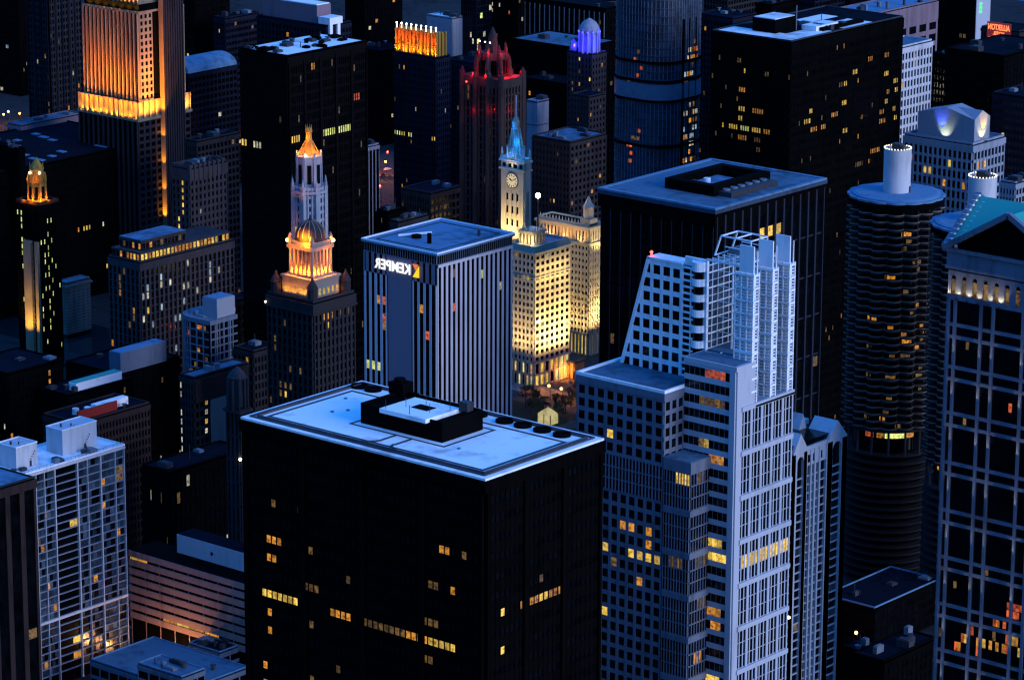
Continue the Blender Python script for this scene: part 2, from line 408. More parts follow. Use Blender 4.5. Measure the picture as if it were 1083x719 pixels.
for side in 'LRlr':
    B.facade(mb, side, 4 if side in 'Ll' else 3, 1, 0, 194.8, 1.4, 0, 0.9, panes=False)
    B.facade(mb, side, 1, 26, 0, 110, 0, 1.7, 0.3, panes=False)
mb.box(-B.wa-.9, .9, -.9, B.wb+.9, 194.8, 197.5); mb.build('wall', 'corten', B.o); B.windows(100)
B.box('roof', 'roofwhite', -B.wa-.6, .6, -.6, B.wb+.6, 197.52, 198.0)
def ring(mb, x0, x1, y0, y1, t, z0, z1):
    mb.box(x0, x1, y0, y0+t, z0, z1).box(x0, x1, y1-t, y1, z0, z1).box(x0, x0+t, y0+t+.002, y1-t-.002, z0, z1).box(x1-t, x1, y0+t+.002, y1-t-.002, z0, z1)
    return mb
for k, (q, t) in enumerate(((0.8, .35), (1.9, .3), (2.7, .75))):
    if k < 2: ring(MB(), -B.wa+q, -q, q, B.wb-q, t, 198.0, 198.35+.1*k).build('roof_rail', 'roofline', B.o)
ring(MB(), -B.wa+3.4, -3.4, 3.4, B.wb-7.0, .8, 198.0, 198.06).build('roof_track', 'roofline', B.o)
# penthouse: a low black box with a white lid
def loc(px, py, z, b=B): x, y = at(px, py, z); return x-b.x, y-b.y
px1, py0 = loc(467.7, 468.5, 198); px0 = px1-23.6; py1 = py0+13.4
MB().box(px0, px1, py0, py1, 198.05, 201.9).build('penthouse', 'black', B.o)
ring(MB(), px0, px1, py0, py1, 0.4, 201.9, 202.6).build('penthouse_parapet', 'black', B.o)
lx, ly = loc(450, 443.5, 202.9); lid = MB().box(lx-13.3, lx, ly, ly+min(11.6, py1-ly-.5), 201.95, 202.9).build('penthouse_roof', 'roofwhite', B.o)
MB().box(lx-8.5, lx-4, ly+5, ly+8, 202.9, 203.05).build('hatch', 'black', lid)
ux, uy = loc(423, 416, 201.9); MB().box(ux-2, ux+2.2, uy-1.5, uy+2, 201.9, 204.6).cyl(ux, uy, 1.3, 204.6, 205.4, 12).build('cooling_unit', 'black', B.o)
MB().box(px1-3.4, px1-1, py1-4, py1-2, 202.6, 204.6).build('cooling_unit', 'darkmetal', B.o)
for k in range(6): MB().bar((lx-12+2.3*k, ly+.6+(k % 3)*4, 202.9), (lx-12+2.3*k, ly+.6+(k % 3)*4, 205.0), 0.05).build('mast', 'darkmetal', B.o)
for x_ in (px0-1.6, px0+1.6): MB().bar((x_, py1+2, 198), (x_, py1+2, 201.6), 0.13).build('mast', 'black', B.o)
MB().box(px0-3, px0+3.2, py1+1.8, py1+2.2, 201.6, 202.0).build('gantry_beam', 'black', B.o)
ring(MB(), px0-1.6, px1+2.4, py0-2.2, py1+1.6, .6, 198.0, 198.07).build('roof_track', 'roofline', B.o)
cxt = px0+14.5
m_ = MB().box(cxt-2.6, cxt-1.9, 5.4, py0-2.2, 198.0, 198.09).box(cxt+1.9, cxt+2.6, 5.4, py0-2.2, 198.0, 198.09)
for sg in (-1, 1):
    pts_ = [(cxt+sg*(2.2+2.6*(1-math.cos(q*math.pi/12))), 5.4-2.2*math.sin(q*math.pi/12)) for q in range(7)]
    for p, q in zip(pts_[:-1], pts_[1:]): m_.bar((p[0], p[1], 198.05), (q[0], q[1], 198.05), .22)
m_.build('roof_track', 'roofline', B.o)
for k, x_ in enumerate([-66.6, -62.4, -31, -23.6, -18.4, -12.9, -7.4]):
    y_ = B.wb-4.0
    MB().lathe([(2.0, 198.02), (2.0, 198.6), (1.7, 198.6), (1.65, 198.3), (0.3, 198.3)], 24, x_, y_).build('exhaust_fan', 'black', B.o)
rr = random.Random(77)
for k in range(7):                         # small drains, pipes and hatches on the membrane
    x_, y_ = rr.uniform(-64, -6), rr.uniform(5.5, 26)
    if px0-2 < x_ < px1+3 and y_ > py0-3: continue
    if k % 2: MB().cyl(x_, y_, .22, 198.0, 198.5, 8).build('roof_vent', 'metal', B.o)
    else: MB().box(x_-.3, x_+.3, y_-.3, y_+.3, 198.0, 198.3).build('hatch', 'roofpale', B.o)

# --- white office tower in steps (right of centre)
T = Bld('stepped pale blue tower with louvred fins and an open lattice top', (702.7, 414.3), 611, 723, 190, wb=None)
YC = T.wb                                   # the plane of the main shaft
T.wb = 34.0
xb, xc = 8.05, 15.3
ZB, ZT, ZR = 174.3, 197.2, 186.6
# low left block: square windows, then a mullioned stage, then square windows again
mb = MB(); MB().box(-T.wa+.3, -.3, .3, 33, 0, 189.5).build('wall_core', 'glass', T.o)
A_ = T
rows = [(190-2.2-5*3.15, 190-2.2, 'g'), (163, 171.8, 'm'), (163-24*3.25, 163, 'g')]
litA = [(643.5,459,1,'ly'), (643,578,1,'ly'), (665,583,1,'ly'), (673,584,2,'ly'), (691,590,1,'ly'), (663,553,2,'lo'), (682,561,1,'lo'), (682,576,1,'lo'), (641,640,1,'ly'), (672,618,1,'lo'), (653,596,1,'ld'), (700,597,1,'ld')]
T.facade(mb, 'L', 9, 5, *rows[0][:2], 1.05, 1.1, 0.18, u1=T.wa, px=litA)
T.facade(mb, 'L', 26, 3, *rows[1][:2], 0.28, 0.35, 0.35, u1=T.wa, px=litA)
T.facade(mb, 'L', 10, 24, *rows[2][:2], .9, 1.15, 0.18, u1=T.wa, px=litA, p=0.004, keys=('ld',))
T.facade(mb, 'R', 3, 5, *rows[0][:2], .9, 1.1, 0.18, u1=YC)
T.fbox(mb, 'R', YC, YC+26, 0, 0.3, 0, 187.8)
T.facade(mb, 'r', 7, 30, 90, 187.8, 1.3, 1.3, 0.35, u1=33)
mb.box(-T.wa-.35, .35, -.35, 33, 187.8, 189.55); mb.box(-T.wa-.3, .3, -.3, 0.1, 171.8, 172.1)
mb.build('low_wing_wall', 'granite', T.o)
MB().box(-T.wa+.4, -.1, .4, 32.6, 189.55, 189.8).build('roof', 'roofmid', T.o)
ring(MB(), -T.wa-.35, .35, -.35, 33, .6, 189.56, 190.3).build('parapet', 'white', T.o)
# the projecting bay
Bb = T.sub(xb, 0, xb, YC, ZB); mb = MB()
MB().box(.35-xb, -.2, .2, YC-.1, 0, ZB-.5).build('wall_core', 'glass', T.o, Bb.off)
lb = [(718,503,4,'ly'), (712,596,5,'ld'), (735,543,2,'ld')]
zz = [ZB-1.4-k*10.45 for k in range(11)]
for k in range(10):
    Bb.facade(mb, 'L', 9, 3, zz[k+1], zz[k]-1.5, 0.22, 0.3, 0.3, u1=xb-.4, px=[(715,504,5,'ly'), (709,593,5,'ld')])
    Bb.facade(mb, 'R', 7, 3, zz[k+1], zz[k]-1.5, 0.18, 0.3, 0.3, px=[(737,504,3,'ld'), (735,592,4,'ld'), (737,640,3,'ld'), (735,692,3,'lo')])
    mb.box(-xb+.36, .45, -.45, YC, zz[k]-1.5, zz[k])
mb.box(-xb+.36, .45, -.45, YC, zz[0], ZB)
mb.build('bay_wall', 'granite', T.o, Bb.off)
MB().box(-xb+.4, .1, -.1, YC-.1, ZB, ZB+.12).build('roof', 'roofmid', T.o, Bb.off)
# the main shaft: ribbon windows to the left, white piers to the right
Cc = T.sub(xc, YC, xc-.3, 22.6, ZT); mb = MB()
MB().box(-Cc.wa+.3, -.3, .3, 22.4, 0, ZR-.4).build('wall_core', 'glass', T.o, Cc.off)
MB().box(-Cc.wa+.3, -.3, .3, 6.5, ZR-.39, ZT-.4).build('terrace_core', 'glass', T.o, Cc.off)
litC = [(748,398,4,'lr'), (757,400,2,'lr'), (745,420,5,'ld'), (742,467,2,'ld'), (748,470,1,'ly'), (751,480,3,'lo'), (757,590,6,'ly'), (752,588,6,'ly'), (752,577,3,'ly'), (751,652,3,'lo'), (752,664,2,'lo'), (750,710,3,'ly')]
Cc.facade(mb, 'L', 9, 32, ZT-1.2-32*3.42, ZT-1.2, 0.10, 1.35, 0.06, u0=1.6, px=litC, sd=0.22)
Cc.fbox(mb, 'L', 0, 1.6, 0, .4, 0, ZT-1.2); mb.box(-Cc.wa-.1, .4, -.4, 7.0, ZT-1.2, ZT)
mb.box(.0, .4, -.0, 1.8, 0, ZT-1.2); mb.box(.0, .38, 1.8, 6.98, ZR+.01, ZT-1.2)
zt = ZR
for k in range(9):
    z1 = zt - k*10.85; z0 = z1-10.85
    Cc.facade(mb, 'R', 15, 3, z0+.6, z1-.6, 0.36, 0.2, 0.2, u0=1.8, px=[(786,591,14,'ly')], sd=0.12)
    for q in range(6):
        u_ = 1.8+(q)*(20.8/5); Cc.fbox(mb, 'R', max(1.8, u_-.45), min(22.6, u_+.45), 0, .35, z0+.6, z1-.6)
    Cc.fbox(mb, 'R', 1.8, 22.6, 0, .7, z1-.6, z1+.6)
mb.box(-Cc.wa, .7, 7.0, 22.6, ZR-.5, ZR)
Cc.facade(mb, 'l', 5, 20, 20, ZR-.6, 1, 1.2, .4)
mb.build('shaft_wall', 'lilac', T.o, Cc.off)
Bb.windows(70); Cc.windows(100); T.windows(100)
# terrace floor
MB().box(-Cc.wa+.5, -.4, .2, 6.4, ZT, ZT+.1).build('terrace', 'roofmid', T.o, Cc.off)
# three louvred fins
for k, y_ in enumerate((13.1, 20.6, 27.4)):
    mb = MB(); yy = y_-YC
    X0, X1, Y0, Y1 = -5.0, .2, yy, yy+1.9
    ztop = 218
    for z_ in [ZR+.1+q*.75 for q in range(int((ztop-ZR)/.75))]:
        mb.box(X0, X1, Y0, Y1, z_, z_+.22)
    for z_ in [ZR+q*3.1 for q in range(11)]: mb.box(X0-.1, X1+.25, Y0-.25, Y1+.2, z_, z_+.5)
    for x_ in (X0, X0+1.7, X0+3.4, X1): mb.box(x_-.14, x_+.14, Y0-.2, Y0+.15, ZR, ztop+.4)
    mb.box(X1-.14, X1+.22, Y1-.1, Y1+.2, ZR, ztop+.4)
    mb.box(X0+.4, X1-.4, Y0+.7, Y1-.4, ZR, ztop)
    fin = mb.build('louvre_fin', 'white', T.o, Cc.off)
    MB().box(X0+1.0+.0, X1-.1, Y0+.05, Y0+.4, ztop+.4, 224.8).build('fin_panel', 'white', fin)
    MB().bar((X1-.2, Y1-.3, ztop), (X1-.2, Y1-.3, 223.5), .12).bar((X0+1.1, Y1-.3, ztop), (X0+1.1, Y1-.3, 222.5), .12).build('fin_post', 'white', fin)
# open lattice between the sloped block and the fins
mb = MB(); Z0, Z1 = ZT-8, 219.5
for q in range(16):
    z_ = 190+q*1.85; t = .3 if q % 2 == 0 else .12
    mb.box(1.0, 1.25, 14.2, 30, z_, z_+t); mb.box(1.2, 10.6, 29.8, 30.1, z_, z_+t)
    if q % 2 == 0: mb.box(1.2, 10.4, 18.5, 18.7, z_, z_+.16); mb.box(1.2, 10.4, 24.5, 24.7, z_, z_+.16); mb.box(5.4, 5.6, 14.2, 30, z_, z_+.16)
for k in range(9): mb.bar((1.1+k*1.18, 30, Z0), (1.1+k*1.18, 30, Z1), .1)
for k in range(8): mb.bar((1.1, 14.3+k*2.2, Z0), (1.1, 14.3+k*2.2, Z1), .09)
for a in (18.6, 24.6): mb.bar((5.5, a, 187), (5.5, a, Z1), .16); mb.bar((10.3, a, 187), (10.3, a, Z1), .12)
for q in range(9): mb.box(1.2, 10.6, 14.3+q*1.9, 14.42+q*1.9, Z1-.25, Z1)
mb.box(1.0, 10.8, 14.2, 14.5, Z1-.4, Z1+.1); mb.box(10.6, 10.8, 14.2, 30, Z1-.4, Z1+.1)
mb.build('open_lattice', 'white', T.o)
MB().box(-.6, .7, 16, 31, 188, 217.5).box(.7, 14, 30.6, 31.2, 187, 217).build('lattice_back_wall', 'glassmid', T.o)
MB().box(.8, 10.6, 15, 30.4, ZT-1.5, ZT+.4).build('terrace', 'roofmid', T.o)
mb = MB()
for y_ in (20, 26.5):
    mb.bar((-1, y_, 219), (0.8, y_, 224), .16).bar((.8, y_, 224), (9.5, y_, 224), .16)
    mb.bar((2, y_, 221.6), (9.5, y_, 221.6), .1)
for x_, z_ in ((.8, 224), (5, 224), (9.5, 224), (-1, 219.1)): mb.bar((x_, 20, z_), (x_, 26.5, z_), .14)
mb.bar((9.5, 20, 218), (9.5, 20, 224), .14).bar((9.5, 26.5, 218), (9.5, 26.5, 224), .14)
mb.build('roof_frame', 'white', T.o)
MB().box(1.5, 8.3, 22, 26, 219.6, 220.8).build('roof_unit', 'metal', T.o)
# sloped block: slanting left edge, square windows
YF = 14.02; zb_, zt_ = 189.9, 217.2
xl = lambda z: -23.97 + (z-189.9)*(7.35/25.9)
mb = MB()
def quadprism(mb, pts, y0, y1):
    b = len(mb.v); n = len(pts)
    mb.v += [(x, y0, z) for x, z in pts] + [(x, y1, z) for x, z in pts]
    mb.f += [tuple(range(b, b+n)), tuple(range(b+2*n-1, b+n-1, -1))] + [(b+(i+1)%n, b+i, b+n+i, b+n+(i+1)%n) for i in range(n)]
    mb.m += [0]*(n+2)
quadprism(mb, [(xl(zb_)+.3, zb_-.3), (-.3, zb_-.3), (-.3, zt_-.3), (xl(zt_)+.3, zt_-.3)], YF+.35, YF+4.2)
mb.build('sloped_core', 'glass', T.o)
mb = MB(); dz = 3.42; nr = 8; cols = [-24+i*2.95 for i in range(7)]
for j in range(nr+1):
    z_ = zt_-.9-j*dz; a, b_ = max(zb_, z_-.6), min(zt_, z_+.6)
    if b_ > a: quadprism(mb, [(xl(a), a), (-6.2, a), (-6.2, b_), (xl(b_), b_)], YF+.08, YF+.5)
for x_ in cols:
    for j in range(nr+1):
        z1 = zt_-.9-j*dz-.6; z0 = z1-dz+1.2
        z0, z1 = max(z0, zb_), min(z1, zt_)
        if z1 > z0 and x_+.42 > xl(z0) : mb.box(max(x_-.42, xl((z0+z1)/2)), x_+.42, YF+.06, YF+.45, z0+.002, z1-.002)
    zc = zb_
quadprism(mb, [(xl(zb_)-.35, zb_), (xl(zb_)+.5, zb_), (xl(zt_)+.5, zt_), (xl(zt_)-.35, zt_)], YF-.1, YF+4.5)
mb.box(xl(zt_)-.2, -6.2, YF-.1, YF+4.5, zt_-.28, zt_+.25)
mb.box(-6.2, -6.0, YF-.05, YF+4.4, zb_, zt_)
mb.build('sloped_wall', 'white', T.o)
nw = 0
wm = MB().box(-1.04, 1.04, -.06, .06, -1.1, 1.1).mesh('window', 'glass')
for j in range(nr):
    z_ = zt_-.9-(j+.5)*dz
    if z_-1 < zb_: continue
    for x_ in cols[:-1]:
        c = x_+1.475
        if c-.9 > xl(z_): inst('window', wm, T.o, (c, YF+.3, z_))
# mullioned slot, blank panel and the stack of round balconies
mb = MB()
for q in range(18): mb.box(-6.0, -2.8, YF+.1, YF+.5, zb_+q*1.55, zb_+q*1.55+.5)
mb.box(-6, -5.8, YF, YF+.6, zb_, 216.5).box(-3.6, -3.4, YF, YF+.6, zb_, 216.5); mb.box(-6, -2.8, YF+.5, YF+.7, zb_-3, 216.6)
mb.build('slot_wall', 'white', T.o)
MB().box(-5.9, .8, YF+.9, YF+1.5, 187.5, 219.0).build('blank_panel', 'white', T.o)
for q in range(5):
    z_ = 197.6+q*3.75
    c = MB().lathe([(1.75, z_), (1.75, z_+1.75), (1.6, z_+1.75), (1.6, z_+1.3), (.1, z_+1.3)], 20, -1.6, YF+.9); c.build('round_balcony', 'white', T.o)
    MB().cyl(-1.6, YF+.9, 1.2, z_+1.75, z_+3.75, 16).build('balcony_glass', 'glass', T.o)
MB().cyl(-1.6, YF+.9, 1.8, 197.6+18.75-.2, 218.4, 20).build('round_cap', 'white', T.o)
bx = xl(zt_)+.6
bm = MB().cyl(bx, YF+.5, .25, zt_+.2, zt_+1.0, 8).ball(bx, YF+.5, zt_+1.3, .38); bm.build('beacon', 'bulbr', T.o)
lamp('POINT', (bx, YF+.3, zt_+2.1), 120, (1, .05, .04), size=.3, parent=None)

# --- white balcony-grid apartment tower (lower left)
B = Bld('white grid apartment tower with two white roof boxes at the lower left', (38-60, 516), -45, 129.5, 76, name='apartment_tower', D=None)
B.wa = 20.0
# the face: bays of unlike width
B.core('glass')
mb = MB(); W_ = B.wb
ztop = B.z-.9; n = 27; dz = 2.72
edges_px = [(-10), 38, 45, 56, 79.5, 91, 104, 119.5, 129.5]
us = [max(0, B.face_px('R', e, 500 - .0)[0]) if e > -9 else 0.0 for e in edges_px]
def pxu(px):                                # face x for a pixel column at roof height
    lo, hi = -5., 200.
    for _ in range(50):
        q = (lo+hi)/2
        if pr(B.x, B.y+q, B.z)[0] > px: hi = q
        else: lo = q
    return q
us = [0, pxu(10), pxu(24), pxu(36), pxu(45), pxu(56), pxu(80), pxu(90.5), pxu(104.5), pxu(119.8), W_]
thick = {4: 0.4, 5: .45, 6: .5, 8: .5, 10: .5}
for i, u_ in enumerate(us): 
    t = .42 if i in (5, 6, 8, 10) else .2
    B.fbox(mb, 'R', max(0, u_-t/2), min(W_, u_+t/2), 0, .9, 0, B.z-.3)
slabs = MB(); rr = random.Random(5)
for j in range(n+1):
    z_ = ztop-j*dz
    if z_ < 3: break
    B.fbox(slabs, 'R', 0, W_, 0, .72, z_-.2, z_+.03)
    for i in range(len(us)-1):
        if j == n or z_-dz < 3: continue
        a, b_ = us[i]+.28, us[i+1]-.28
        wide = b_-a
        keys = ['glassblue', 'glassmid', 'glassblue', 'glass']
        nn = 2 if wide < 4 else 3
        for q in range(nn):
            k = rr.choice(keys)
            if i == 5: k = 'glass'
            if rr.random() < .012: k = rr.choice(['lo', 'ld'])
            B.wins.append(('R', a+q*wide/nn+.05, a+(q+1)*wide/nn-.05, z_-dz+.1, z_-.32, k, 0.0))
zb2 = ztop-19*dz
B.fbox(mb, 'R', 0, W_, 0, 1.0, zb2-.5, zb2+.35)
B.facade(mb, 'L', 7, 27, 3, ztop, .4, .4, .7); B.facade(mb, 'l', 7, 27, 3, ztop, .4, .4, .7); B.facade(mb, 'r', 10, 27, 3, ztop, .4, .4, .7)
mb.box(-B.wa-.6, 1.0, -.6, W_+.3, B.z-.9, B.z-.05)
mb.build('wall', 'whiteconc', B.o); slabs.build('balcony_slabs', 'gabledwall', B.o)
# a few lit rooms seen in the photograph
for px_, py_, k in ((75,551,'ly'), (126,564,'lo'), (52,618,'lo'), (80,676,'ly'), (110,505,'lo'), (49,543,'ld'), (125,500,'ld')):
    u_, z_ = B.face_px('R', px_, py_)
    for q, w_ in enumerate(B.wins):
        if w_[1]-.3 <= u_ <= w_[2]+.3 and w_[3]-.3 <= z_ <= w_[4]+.3: B.wins[q] = w_[:5]+(k, 0.0)
B.windows(100)
B.box('roof', 'roofwhite', -B.wa-.3, .6, -.3, W_, B.z-.05, B.z+.05)
ring(MB(), -B.wa-.5, .9, -.5, W_+.2, .25, B.z+.05, B.z+.7).build('parapet', 'white', B.o)
mb = MB()
for k in range(40):
    yy = k*(W_/40); mb.bar((.8, yy, B.z+.7), (.8, yy, B.z+1.5), .04)
mb.bar((.8, 0, B.z+1.5), (.8, W_, B.z+1.5), .05); mb.build('roof_rail', 'metal', B.o)
# roof boxes: found from where their corners stand on the roof
for fpx, fpy, lw, rw, h, nm in ((66.5, 482, 7.9, 15.5, 8.6, 'right'), (17.5, 497.5, 9.0, 9.3, 7.6, 'left')):
    x_, y_ = at(fpx, fpy, B.z); x_ -= B.x; y_ -= B.y
    c = MB().box(x_-lw, x_, y_, y_+rw, B.z+.05, B.z+h).build('lift_house', 'whiteconc', B.o)
    ring(MB(), x_-lw-.1, x_+.1, y_-.1, y_+rw+.1, .3, B.z+h, B.z+h+.3).build('coping', 'white', c)
    MB().box(x_+.0, x_+.1, y_+rw*.62, y_+rw*.62+.9, B.z+.1, B.z+2.1).build('door', 'darkmetal', c)
    for q in range(4): MB().box(x_, x_+.18, y_+rw*.66+q*.55, y_+rw*.66+.35+q*.55, B.z+2.4+q*.75, B.z+2.8+q*.75).build('vent', 'darkmetal', c)
    MB().cyl(x_-lw*.5, y_+rw*.2, .35, B.z+h, B.z+h+1.1, 8).build('flue', 'darkmetal', c); MB().cyl(x_-lw*.3, y_+rw*.4, .25, B.z+h, B.z+h+.9, 8).build('flue', 'darkmetal', c)
B.clutter(9, 4, 1.4, x=(-4, -1), y=(3, W_-12))
# --- brown tower cut by the left edge
B = Bld('dark brown stone tower cut off by the lower left edge', (-40, 528), -60, 36, 100, D=None)
B.wa = 16
B.core('black'); mb = MB()
B.facade(mb, 'R', 5, 30, 2, 97, 1.9, 0, .7, px=[(33,672,1,'ld')]); B.facade(mb, 'r', 5, 1, 0, 97, 1.9, 0, .7); B.facade(mb, 'L', 3, 1, 0, 97, 1.9, 0, .7, panes=False)
mb.box(-B.wa-.7, .7, -.7, B.wb+.6, 97, 99.6); mb.build('wall', 'brownbrick', B.o); B.windows(60); B.roof('roofpale', .5, .4, 'darkstone')

# --- dark blue office block with the gabled top, behind the stepped tower
G = Bld('pale grey tower with small pointed gables beside the stepped tower', (822, 478), 800, 893.5, 130, name='gabled_tower', D=945)
G.z = round(G.z, 1); G.wa = 12
G.core('glass'); mb = MB(); W_ = G.wb; zt = G.z
def gpu(px):
    lo, hi = -5., 200.
    for _ in range(50):
        q = (lo+hi)/2
        if pr(G.x, G.y+q, G.z)[0] > px: hi = q
        else: lo = q
    return q
piers = [(gpu(a), gpu(b)) for a, b in ((822, 824), (828, 833), (837, 839.5), (848, 851.5), (855.5, 856.8), (859.5, 861.3), (864.5, 866), (872, 878.5), (888.5, 893.5))]
for a, b_ in piers: G.fbox(mb, 'R', max(0, a), min(W_, b_), 0, .9, 0, zt-2.5)
G.fbox(mb, 'R', gpu(848), gpu(875), 0, .6, zt-7.2, zt-1.5)
for a, b_ in ((837, 852), (873, 893.5)):
    u0, u1 = gpu(a), gpu(b_); um = (u0+u1)/2
    # gabled bay with an arch cut: two cheeks, an arch ring and a pointed head
    b0 = len(mb.v)
    ua, ub = u0+(u1-u0)*.27, u1-(u1-u0)*.27; zs = zt-5.2
    N = 10; r_ = (ub-ua)/2; arc = [((ua+ub)/2 - r_*math.cos(math.pi*k/N), zs + r_*math.sin(math.pi*k/N)) for k in range(N+1)]
    for k in range(N):
        (ya, za), (yb, zb3) = arc[k], arc[k+1]
        top = lambda y_: zt-2.0 + 5.2*(1-abs(y_-um)/((u1-u0)/2))
        bb = len(mb.v)
        for w_ in (0, .9): mb.v += [(w_, ya, za), (w_, yb, zb3), (w_, yb, top(yb)), (w_, ya, top(ya))]
        mb.f += [(bb+4, bb+5, bb+6, bb+7), (bb, bb+3, bb+2, bb+1), (bb, bb+1, bb+5, bb+4), (bb+3, bb+7, bb+6, bb+2)]; mb.m += [0]*4
    for c0, c1 in ((u0, ua), (ub, u1)):
        bb = len(mb.v)
        for w_ in (0, .9): mb.v += [(w_, c0, 0), (w_, c1, 0), (w_, c1, top(c1)), (w_, c0, top(c0))]
        mb.f += [(bb+4, bb+5, bb+6, bb+7), (bb, bb+3, bb+2, bb+1), (bb+1, bb+2, bb+6, bb+5), (bb, bb+4, bb+7, bb+3), (bb+3, bb+7, bb+6, bb+2)]; mb.m += [0]*5
    # little roof behind the gable
    bb = len(mb.v); mb.v += [(-G.wa*.6, u0, zt-2), (-G.wa*.6, u1, zt-2), (-G.wa*.6, um, zt+3.2), (0, u0, zt-2), (0, u1, zt-2), (0, um, zt+3.2)]
    mb.f += [(bb, bb+3, bb+5, bb+2), (bb+4, bb+1, bb+2, bb+5), (bb, bb+2, bb+1)]; mb.m += [0]*3
mb.box(-G.wa, 0, 0, W_, zt-2.6, zt-2.0)
mb.build('wall', 'gabledpale', G.o)
G.facade(MB(), 'R', 1, 44, 2, zt-7, 0, .5, .3, u0=0)
G.wins = []
rr = random.Random(9)
for (a0, a1), (c0, c1) in zip(piers[:-1], piers[1:]):
    for j in range(48):
        z0 = zt-8-j*2.55
        if z0 < 4: break
        G.wins.append(('R', a1+.1, c0-.1, z0-1.9, z0-.1, rr.choice(['glass', 'glassblue', 'glass', 'glass', 'ld' if rr.random() < .05 else 'glass']), 0.02))
mb = MB()
for j in range(48): G.fbox(mb, 'R', 0, W_, 0, .45, zt-8-(j+1)*2.55+.05, zt-8-(j+1)*2.55+.38)
mb.build('balcony_bands', 'gabledpale', G.o); G.windows(100)
for q, (a, b_) in enumerate(((853, 855), (858.5, 861), (865, 868), (891, 892.3))): MB().box(.6, .75, gpu(a), gpu(b_), zt-6.2, zt-4.0).build('window', 'glass', G.o)
for px_ in (857.6, 885):                    # rear gables
    MB().box(-G.wa, -G.wa+2, gpu(px_-9), gpu(px_-9)+4.5, zt-2, zt+1.5).build('roof_unit', 'gabledpale', G.o)
    mb = MB(); y0 = gpu(px_)-8; y1 = y0+5; bb = 0
    mb.v = [(-G.wa-1, y0, zt-2), (-G.wa-1, y1, zt-2), (-G.wa-1, (y0+y1)/2, zt+4.5), (-G.wa+4, y0, zt-2), (-G.wa+4, y1, zt-2), (-G.wa+4, (y0+y1)/2, zt+4.5)]
    mb.f = [(3, 4, 5), (1, 0, 2), (0, 3, 5, 2), (4, 1, 2, 5), (0, 1, 4, 3)]; mb.m = [0]*5
    mb.build('rear_gable', 'gabledpale', G.o)
MB().ball(.6, gpu(837), G.face_px('R', 837, 650)[1], .45).build('wall_lamp', 'bulb', G.o)

# --- office tower with green gabled roof, right edge
Q = Bld('stone and glass tower with green cross gabled roof at the right edge', (1146, 288), 1005, 1260, 190, D=None)
# anchored on its left corner instead
xl_, yl_ = at(1005, 262, 190)
Q.x, Q.y = xl_+38.0, yl_; Q.wa, Q.wb = 38.0, 30.0; Q.o.location = (Q.x, Q.y, 0); Q.z = 190
def qu(px, py=262): return Q.face_px('L', px, py)
Q.core('glass', 190); mb = MB()
zz_ = lambda py: Q.face_px('L', 1010, py)[1]
z_arch0, z_arch1 = zz_(312), zz_(286)
mb.box(-38.6, .6, -.6, 30.6, zz_(283), 190); mb.box(-39.2, 1.2, -1.2, 31.2, 189.2, 190.02); mb.box(-38.9, .9, -.9, 30.9, zz_(283)-.3, zz_(283)+.5)
mb.box(-38.5, .5, -.5, 30.5, z_arch0-1.3, z_arch0-.1)
# arcade with uplights
na = 11; du = 38.0/na
for side, wdt, cnt in (('L', 38., 11), ('R', 30., 9)):
    d_ = wdt/cnt
    for i in range(cnt+1):
        Q.fbox(mb, side, max(0, i*d_-.95), min(wdt, i*d_+.95), 0, .5, z_arch0-.1, z_arch1)
    for i in range(cnt):
        c = (i+.5)*d_; r_ = d_/2-.95; zs = z_arch1-1.9
        for k in range(6):
            t0, t1 = math.pi*k/6, math.pi*(k+1)/6
            a, b_ = c-r_*math.cos(t0), c-r_*math.cos(t1)
            zlow = zs+r_*min(math.sin(t0), math.sin(t1))
            Q.fbox(mb, side, a, b_, 0, .45, zlow, z_arch1)
# storey bands and pilasters
zbands = [Q.face_px('L', 1010, y_)[1] for y_ in (343, 356, 388, 401, 437, 450, 490, 502, 541, 554, 591, 603, 641, 654, 690, 703, 741, 754)]
for k, z_ in enumerate(zbands):
    mb.box(-38.45, .45, -.45, 30.45, z_-.5, z_+.5)
def upx(px): return 38.0 - (38.0 - Q.face_px('L', px, 330)[0])
pil = [38.0-.5, Q.face_px('L', 1011, 330)[0], Q.face_px('L', 1038.5, 330)[0], Q.face_px('L', 1051.5, 330)[0], Q.face_px('L', 1083.5, 330)[0], Q.face_px('L', 1097, 330)[0], Q.face_px('L', 1124, 330)[0], .5]
for u_ in pil: Q.fbox(mb, 'L', u_-.42, u_+.42, 0, .7, 0, z_arch0-1.3)
for u_ in (.5, 3.2, 11, 14, 17, 20, 26, 29.5): Q.fbox(mb, 'R', u_-.5, u_+.5, 0, .8, 0, z_arch0-1.3)
Q.facade(mb, 'r', 8, 9, 20, z_arch0-1.3, 1, 1.2, .6)
mb.build('wall', 'granite', Q.o)
